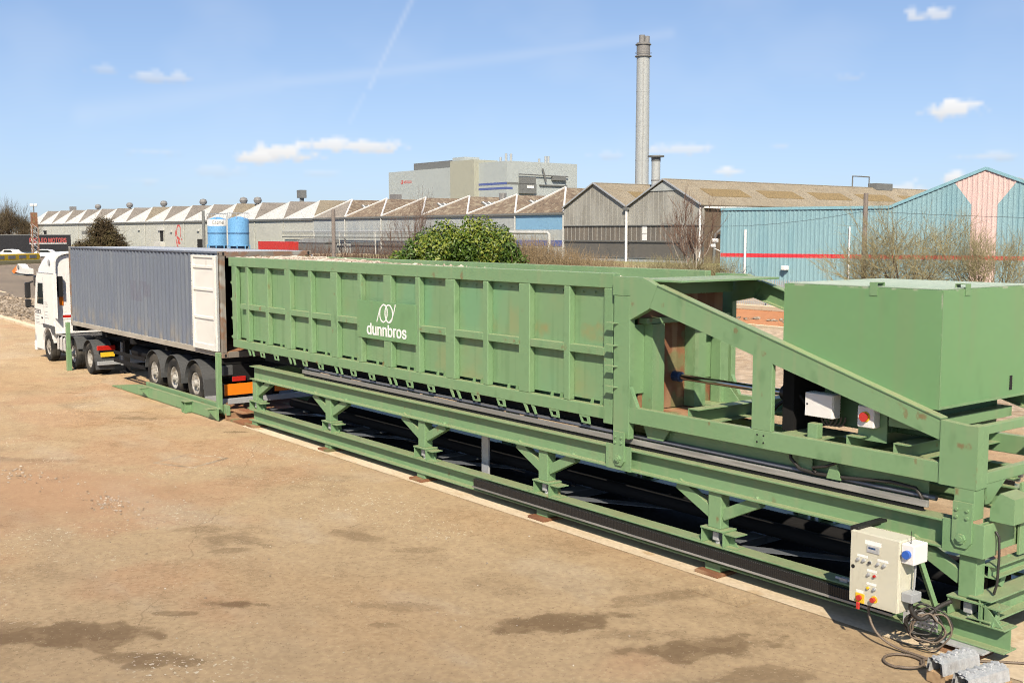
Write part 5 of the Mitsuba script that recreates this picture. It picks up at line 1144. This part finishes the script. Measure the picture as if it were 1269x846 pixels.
a_, b_ = np.array([-139.6, 26.2, 0]), np.array([-147.0, 34.3, 0]); d_ = b_-a_; L = np.linalg.norm(d_); d_ /= L; n_ = np.array([d_[1], -d_[0], 0]); n_ = -n_ if n_@(EYE-a_) < 0 else n_
E(yb+'__base', MB().obox((a_+b_)/2+[0, 0, .28], d_*L/2, n_*.75, (0, 0, .28), b=.05), 'twig_olive')
E(yb+'__body', MB().obox((a_+b_)/2+[0, 0, 1.0], d_*L/2, n_*.6, (0, 0, .43), b=.06), 'yellow_plate')
for kk in range(4): E(yb+'__dark_panel', MB().obox(a_+d_*(1.6+kk*2.55)+n_*.605+[0, 0, 1.0], d_*.85, n_*.02, (0, 0, .24)), 'chimney_dark')
bm = thing('machine_boom', 'white boom arm with an orange tip lying on the tarmac behind the cab', 'boom')
E(bm+'__tip', MB().prism([(-101.9, .35), (-99.9, .95), (-99.6, .5), (-101.0, .1)], 'y', 19.9, 20.9), 'orange_reflector')
E(bm+'__arm', MB().prism([(-99.8, .85), (-99.2, 1.2), (-98.3, 1.15), (-97.6, .8), (-96, .75), (-96, .2), (-98.5, .2), (-100.6, .3)], 'y', 19.9, 20.6), 'white_paint')
E(bm+'__pin', MB().cyl((-98.9, 19.88, .85), (-98.9, 19.8, .85), .22, 14), 'far_dark')
E(bm+'__blade', MB().box(-101.0, -97.5, 19.7, 20.9, -.02, .09), 'far_dark')

# ------------------------------------------------------------------ vegetation
def bare(mbs, p, d, L, r, depth, rg, spread=.55, up=.12, droop=0., kids=(2, 4)):
    """A branch of 4 points, then its children; mbs[0] wood, mbs[1] twigs."""
    pts = [np.array(p, float)]; dd = np.array(d, float)
    for _ in range(4):
        dd = dd+rg.normal(0, .13, 3)+[0, 0, up-droop*(depth == 0)]; dd /= np.linalg.norm(dd); pts.append(pts[-1]+dd*L/4)
    mbs[0 if r > .03 else 1].tube(pts, np.linspace(r, r*.62, 5), 5 if r > .05 else 3)
    if depth == 0: return
    for _ in range(rg.integers(kids[0], kids[1]+1)):
        t = rg.uniform(.45, 1.); q = pts[0]+0*pts[0]; k = min(3, int(t*4)); q = pts[k]+(pts[k+1]-pts[k])*(t*4-k)
        nd = dd+rg.normal(0, spread, 3); nd /= np.linalg.norm(nd)
        bare(mbs, q, nd, L*rg.uniform(.62, .85), r*.58, depth-1, rg, spread, up, droop, kids)
    bare(mbs, pts[-1], dd, L*.8, r*.62, depth-1, rg, spread, up, droop, kids)
def bare_tree(name, label, cat, base, stems, L, r, depth, seed, wood, twig, spread=.55, up=.1, lean=.5, kids=(2, 4), group=None):
    rg = np.random.default_rng(seed); k = thing(name, label, cat, group); mbs = [MB(), MB()]
    for s in range(stems):
        d = np.array([rg.normal(0, lean), rg.normal(0, lean), 1.]); d /= np.linalg.norm(d)
        bare(mbs, np.array(base)+[rg.normal(0, .25), rg.normal(0, .25), -.1], d, L*rg.uniform(.8, 1.1), r, depth, rg, spread, up, kids=kids)
    E(k+'__trunk', mbs[0], wood); E(k+'__twigs', mbs[1], twig, kind='stuff'); return k
bare_tree('bare_willow', 'olive twiggy bare tree before the red stripe, left of the pink gable', 'tree', (-8.6, 42.3, 0), 13, 2.0, .075, 5, 11, 'bark', 'twig_olive', .6, .05, .85, (2, 3))
bare_tree('bare_willow', 'bare bush with reddish twigs in front of the pink painted gable', 'tree', (-5.3, 45.6, 0), 8, 1.9, .06, 5, 12, 'bark', 'twig_olive', .58, .08, .6, (2, 3))
bare_tree('bare_willow', 'small thin bare bush by the shed at the right edge', 'tree', (-3.1, 46.6, 0), 6, 1.35, .05, 4, 14, 'bark', 'twig_olive', .55, .1, .45, (2, 3))
bare_tree('birch_tree', 'pale stemmed bare birch before the right gable of the grey works', 'tree', (-25.6, 44.2, 0), 4, 2.3, .085, 4, 21, 'bark_pale', 'twig_red', .42, .16, .28, (2, 3))
bare_tree('red_stemmed_tree', 'slender bare tree with reddish brown stems before the brown roofs left of the laurel bush', 'tree', (-26.9, 22.6, 0), 2, 2.0, .05, 5, 31, 'twig_red', 'twig_red', .38, .2, .22, (2, 3))
for kk, (x, y, h, lb_) in enumerate(((-296.5, 63.0, 3.2, 'bare brown tree at the far left edge behind the black fronted building'), (-295.5, 66.5, 3.9, 'tallest bare tree left of the white roofed factory'), (-294.5, 70.5, 3.3, 'bare tree nearest the left end of the white roofed factory'))):
    bare_tree('far_bare_tree', lb_, 'tree', (x, y, 0), 5, h, .16, 5, 40+kk, 'bark', 'ivy_brown', .5, .12, .5, (3, 3))
def leaf_mass(key, blobs, n, size, cols, seed, shell=.75, kind='stuff', mat='leaf_color'):
    rg = np.random.default_rng(seed); V, F_, C_ = [], [], []
    blobs = np.array(blobs, float); wgt = (blobs[:, 3]*blobs[:, 5])**1.; wgt /= wgt.sum()
    pick = rg.choice(len(blobs), n, p=wgt)
    u = rg.normal(size=(n, 3)); u /= np.linalg.norm(u, axis=1, keepdims=True)
    rad = rg.uniform(shell, 1.0, n)
    B_ = blobs[pick]; c = B_[:, :3]+u*rad[:, None]*B_[:, 3:6]
    c += .22*(meshkit.noise(c*1.9)[:, None]-.5)*u
    ok = c[:, 2] > 0; c, u = c[ok], u[ok]; n = len(c)
    nrm = u+rg.normal(0, .55, (n, 3))+[0, 0, .3]; nrm /= np.linalg.norm(nrm, axis=1, keepdims=True)
    a = np.cross(nrm, rg.normal(size=(n, 3))); a /= np.linalg.norm(a, axis=1, keepdims=True); b = np.cross(nrm, a)
    L = size*rg.uniform(.6, 1.3, (n, 1)); w = L*.42
    quad = np.stack([c-a*L, c-b*w+nrm*L*.1, c+a*L, c+b*w+nrm*L*.1], 1)
    t = rg.random((n, 1)); t2 = (meshkit.noise(c*.9, 5) > .5)[:, None]
    cols = np.array(cols); col = cols[0]*(1-t)+cols[1]*t; col = np.where(t2 & (rg.random((n, 1)) < .65), cols[2], col)
    i = np.arange(n)*4; f = np.stack([i, i+1, i+2, i+3], 1)
    m = trimesh.Trimesh(quad.reshape(-1, 3), np.vstack([f[:, [0, 1, 2]], f[:, [0, 2, 3]]]), process=False)
    return E(key, m, mat, kind=kind, color=np.repeat(col*.8, 4, 0))
lb = thing('laurel_bush', 'big glossy yellow green laurel bush behind the loading box', 'bush')
ax_ = np.array([.577, .817, 0])                                        # along the view's left-right
rg = np.random.default_rng(8); bl = []
c0 = np.array([-22.1, 22.6, 0])
prof_ = [(-4.3, 2.2, .9), (-3.7, 2.9, .95), (-3.2, 3.3, 1.0), (-2.4, 3.8, 1.2), (-1.5, 4.5, 1.3), (-.7, 5.0, 1.3), (-.1, 4.7, 1.3), (.7, 5.15, 1.3), (1.4, 5.1, 1.4), (2.2, 4.7, 1.3), (2.9, 3.9, 1.0)]
for s_, h, r_ in prof_:
    for z in np.arange(.9, h-r_*.5, .95):
        q = c0+ax_*(s_+rg.normal(0, .15))+np.array([-.8, .57, 0])*rg.normal(0, .35); bl.append((*q[:2], z, r_*rg.uniform(.8, 1.05), r_*rg.uniform(.8, 1.05), .95))
    q = c0+ax_*s_; bl.append((*q[:2], h-.45, r_*.55, r_*.55, .75))
leaf_mass(lb+'__foliage', bl, 38000, .105, [(.04, .09, .012), (.085, .15, .018), (.18, .225, .028)], 5, .5)
mb = MB()
for s_ in (-2, -.8, .3, 1.5): mb.tube([c0+ax_*s_, c0+ax_*(s_*1.1)+[0, 0, 1.2], c0+ax_*(s_*1.25)+[0, 0, 3.0]], [.09, .07, .03], 6)
E(lb+'__stem', mb, 'bark', kind='stuff')
iv = thing('ivy_bush', 'dark brown conical overgrown bush before the white roofed factory', 'bush')
bl = []
for s_, h, r_ in ((-4.0, 2.6, 2.0), (-2.6, 3.8, 2.2), (-1.2, 5.2, 2.0), (0, 6.6, 1.9), (.9, 5.8, 1.9), (2.0, 4.2, 2.0), (3.0, 2.6, 1.8)):
    for z in np.arange(1.0, h-.4, 1.2): bl.append((-146.2+.45*s_, 44.0+.68*s_, z, r_*.85, r_*.85, 1.2))
leaf_mass(iv+'__foliage', bl, 30000, .15, [(.045, .034, .02), (.085, .064, .036), (.10, .085, .042)], 6, .5, mat='leaf_matte')
rg2 = np.random.default_rng(77); mb = MB()
for _ in range(420):
    b_ = bl[rg2.integers(len(bl))]; u = rg2.normal(size=3); u[2] = abs(u[2]); u /= np.linalg.norm(u); p0 = np.array(b_[:3])+u*b_[3:6]*.9
    mb.tube([p0, p0+u*.5+rg2.normal(0, .1, 3), p0+u*.9+rg2.normal(0, .25, 3)], [.03, .02, .01], 3)
E(iv+'__twigs', mb, 'ivy_brown', kind='stuff')
def reeds(name, label, spots, n, h, seed, mat, rad=.012):
    rg = np.random.default_rng(seed); mb = MB(); sp = np.array(spots, float)
    for _ in range(n):
        x, y, w, hh = sp[rg.integers(len(sp))]; p0 = np.array([x+rg.normal(0, w), y+rg.normal(0, w), -.05]); d = rg.normal(0, .22, 3); H = h*hh*rg.uniform(.6, 1.08)
        p1 = p0+[d[0]*.4, d[1]*.4, H*.55]; p2 = p0+[d[0]*1.6, d[1]*1.6, H]
        mb.tube([p0, p1, p2], [rad, rad*.8, rad*.4], 3)
        if rg.random() < .6:
            for _ in range(3):
                q = p1+(p2-p1)*rg.random(); mb.tube([q, q+rg.normal(0, .16, 3)+[0, 0, .22]], [rad*.6, rad*.3], 3)
    E(name, mb, mat, kind='stuff', label=label)
reeds('dry_stems', 'tall dry tan stems between the laurel bush and the grey works', [(-21.2+.577*s, 26.0+.817*s, .55, 1-.06*abs(s)) for s in np.arange(0, 5.2, .5)], 3600, 4.15, 1, 'reed_tan')
reeds('dry_scrub', 'mixed dry brown scrub left of the laurel bush', [(-29.6+.577*s, 17.6+.817*s, .5, .9+.1*math.sin(s*3)) for s in np.arange(0, 5.4, .5)], 2200, 3.9, 2, 'twig_red')
reeds('dry_scrub', 'olive dry scrub at the foot of the birch', [(-27+.577*s, 42.5+.817*s, .6, .9+.1*math.sin(s*3)) for s in np.arange(-1, 5.0, .5)], 1900, 3.0, 3, 'twig_olive')
gb = thing('ivy_shrub', 'small dark green shrub at the foot of the pale stemmed birch', 'bush')
leaf_mass(gb+'__foliage', [(-25.2, 45.2, .9, .8, .8, 1.0), (-24.6, 45.9, 1.3, .7, .7, 1.0), (-25.6, 44.6, 1.6, .6, .6, .8)], 900, .13, [(.03, .05, .02), (.06, .085, .03), (.10, .10, .04)], 9, .5)
wr = thing('wire_roll', 'curling tangled wire rising above the palisade fence', 'wire')
mb = MB()
for kk in range(7): t = np.linspace(0, 2.6, 12); mb.tube(np.stack([-19.5+.35*kk+.3*np.cos(t*2+kk), np.full(12, 40.7), 1.6+.9*np.sin(t*1.2)*(.6+.4*((kk*7) % 3)/2)], 1), .012, 4)
E(wr+'__strand', mb, 'ink', kind='stuff')
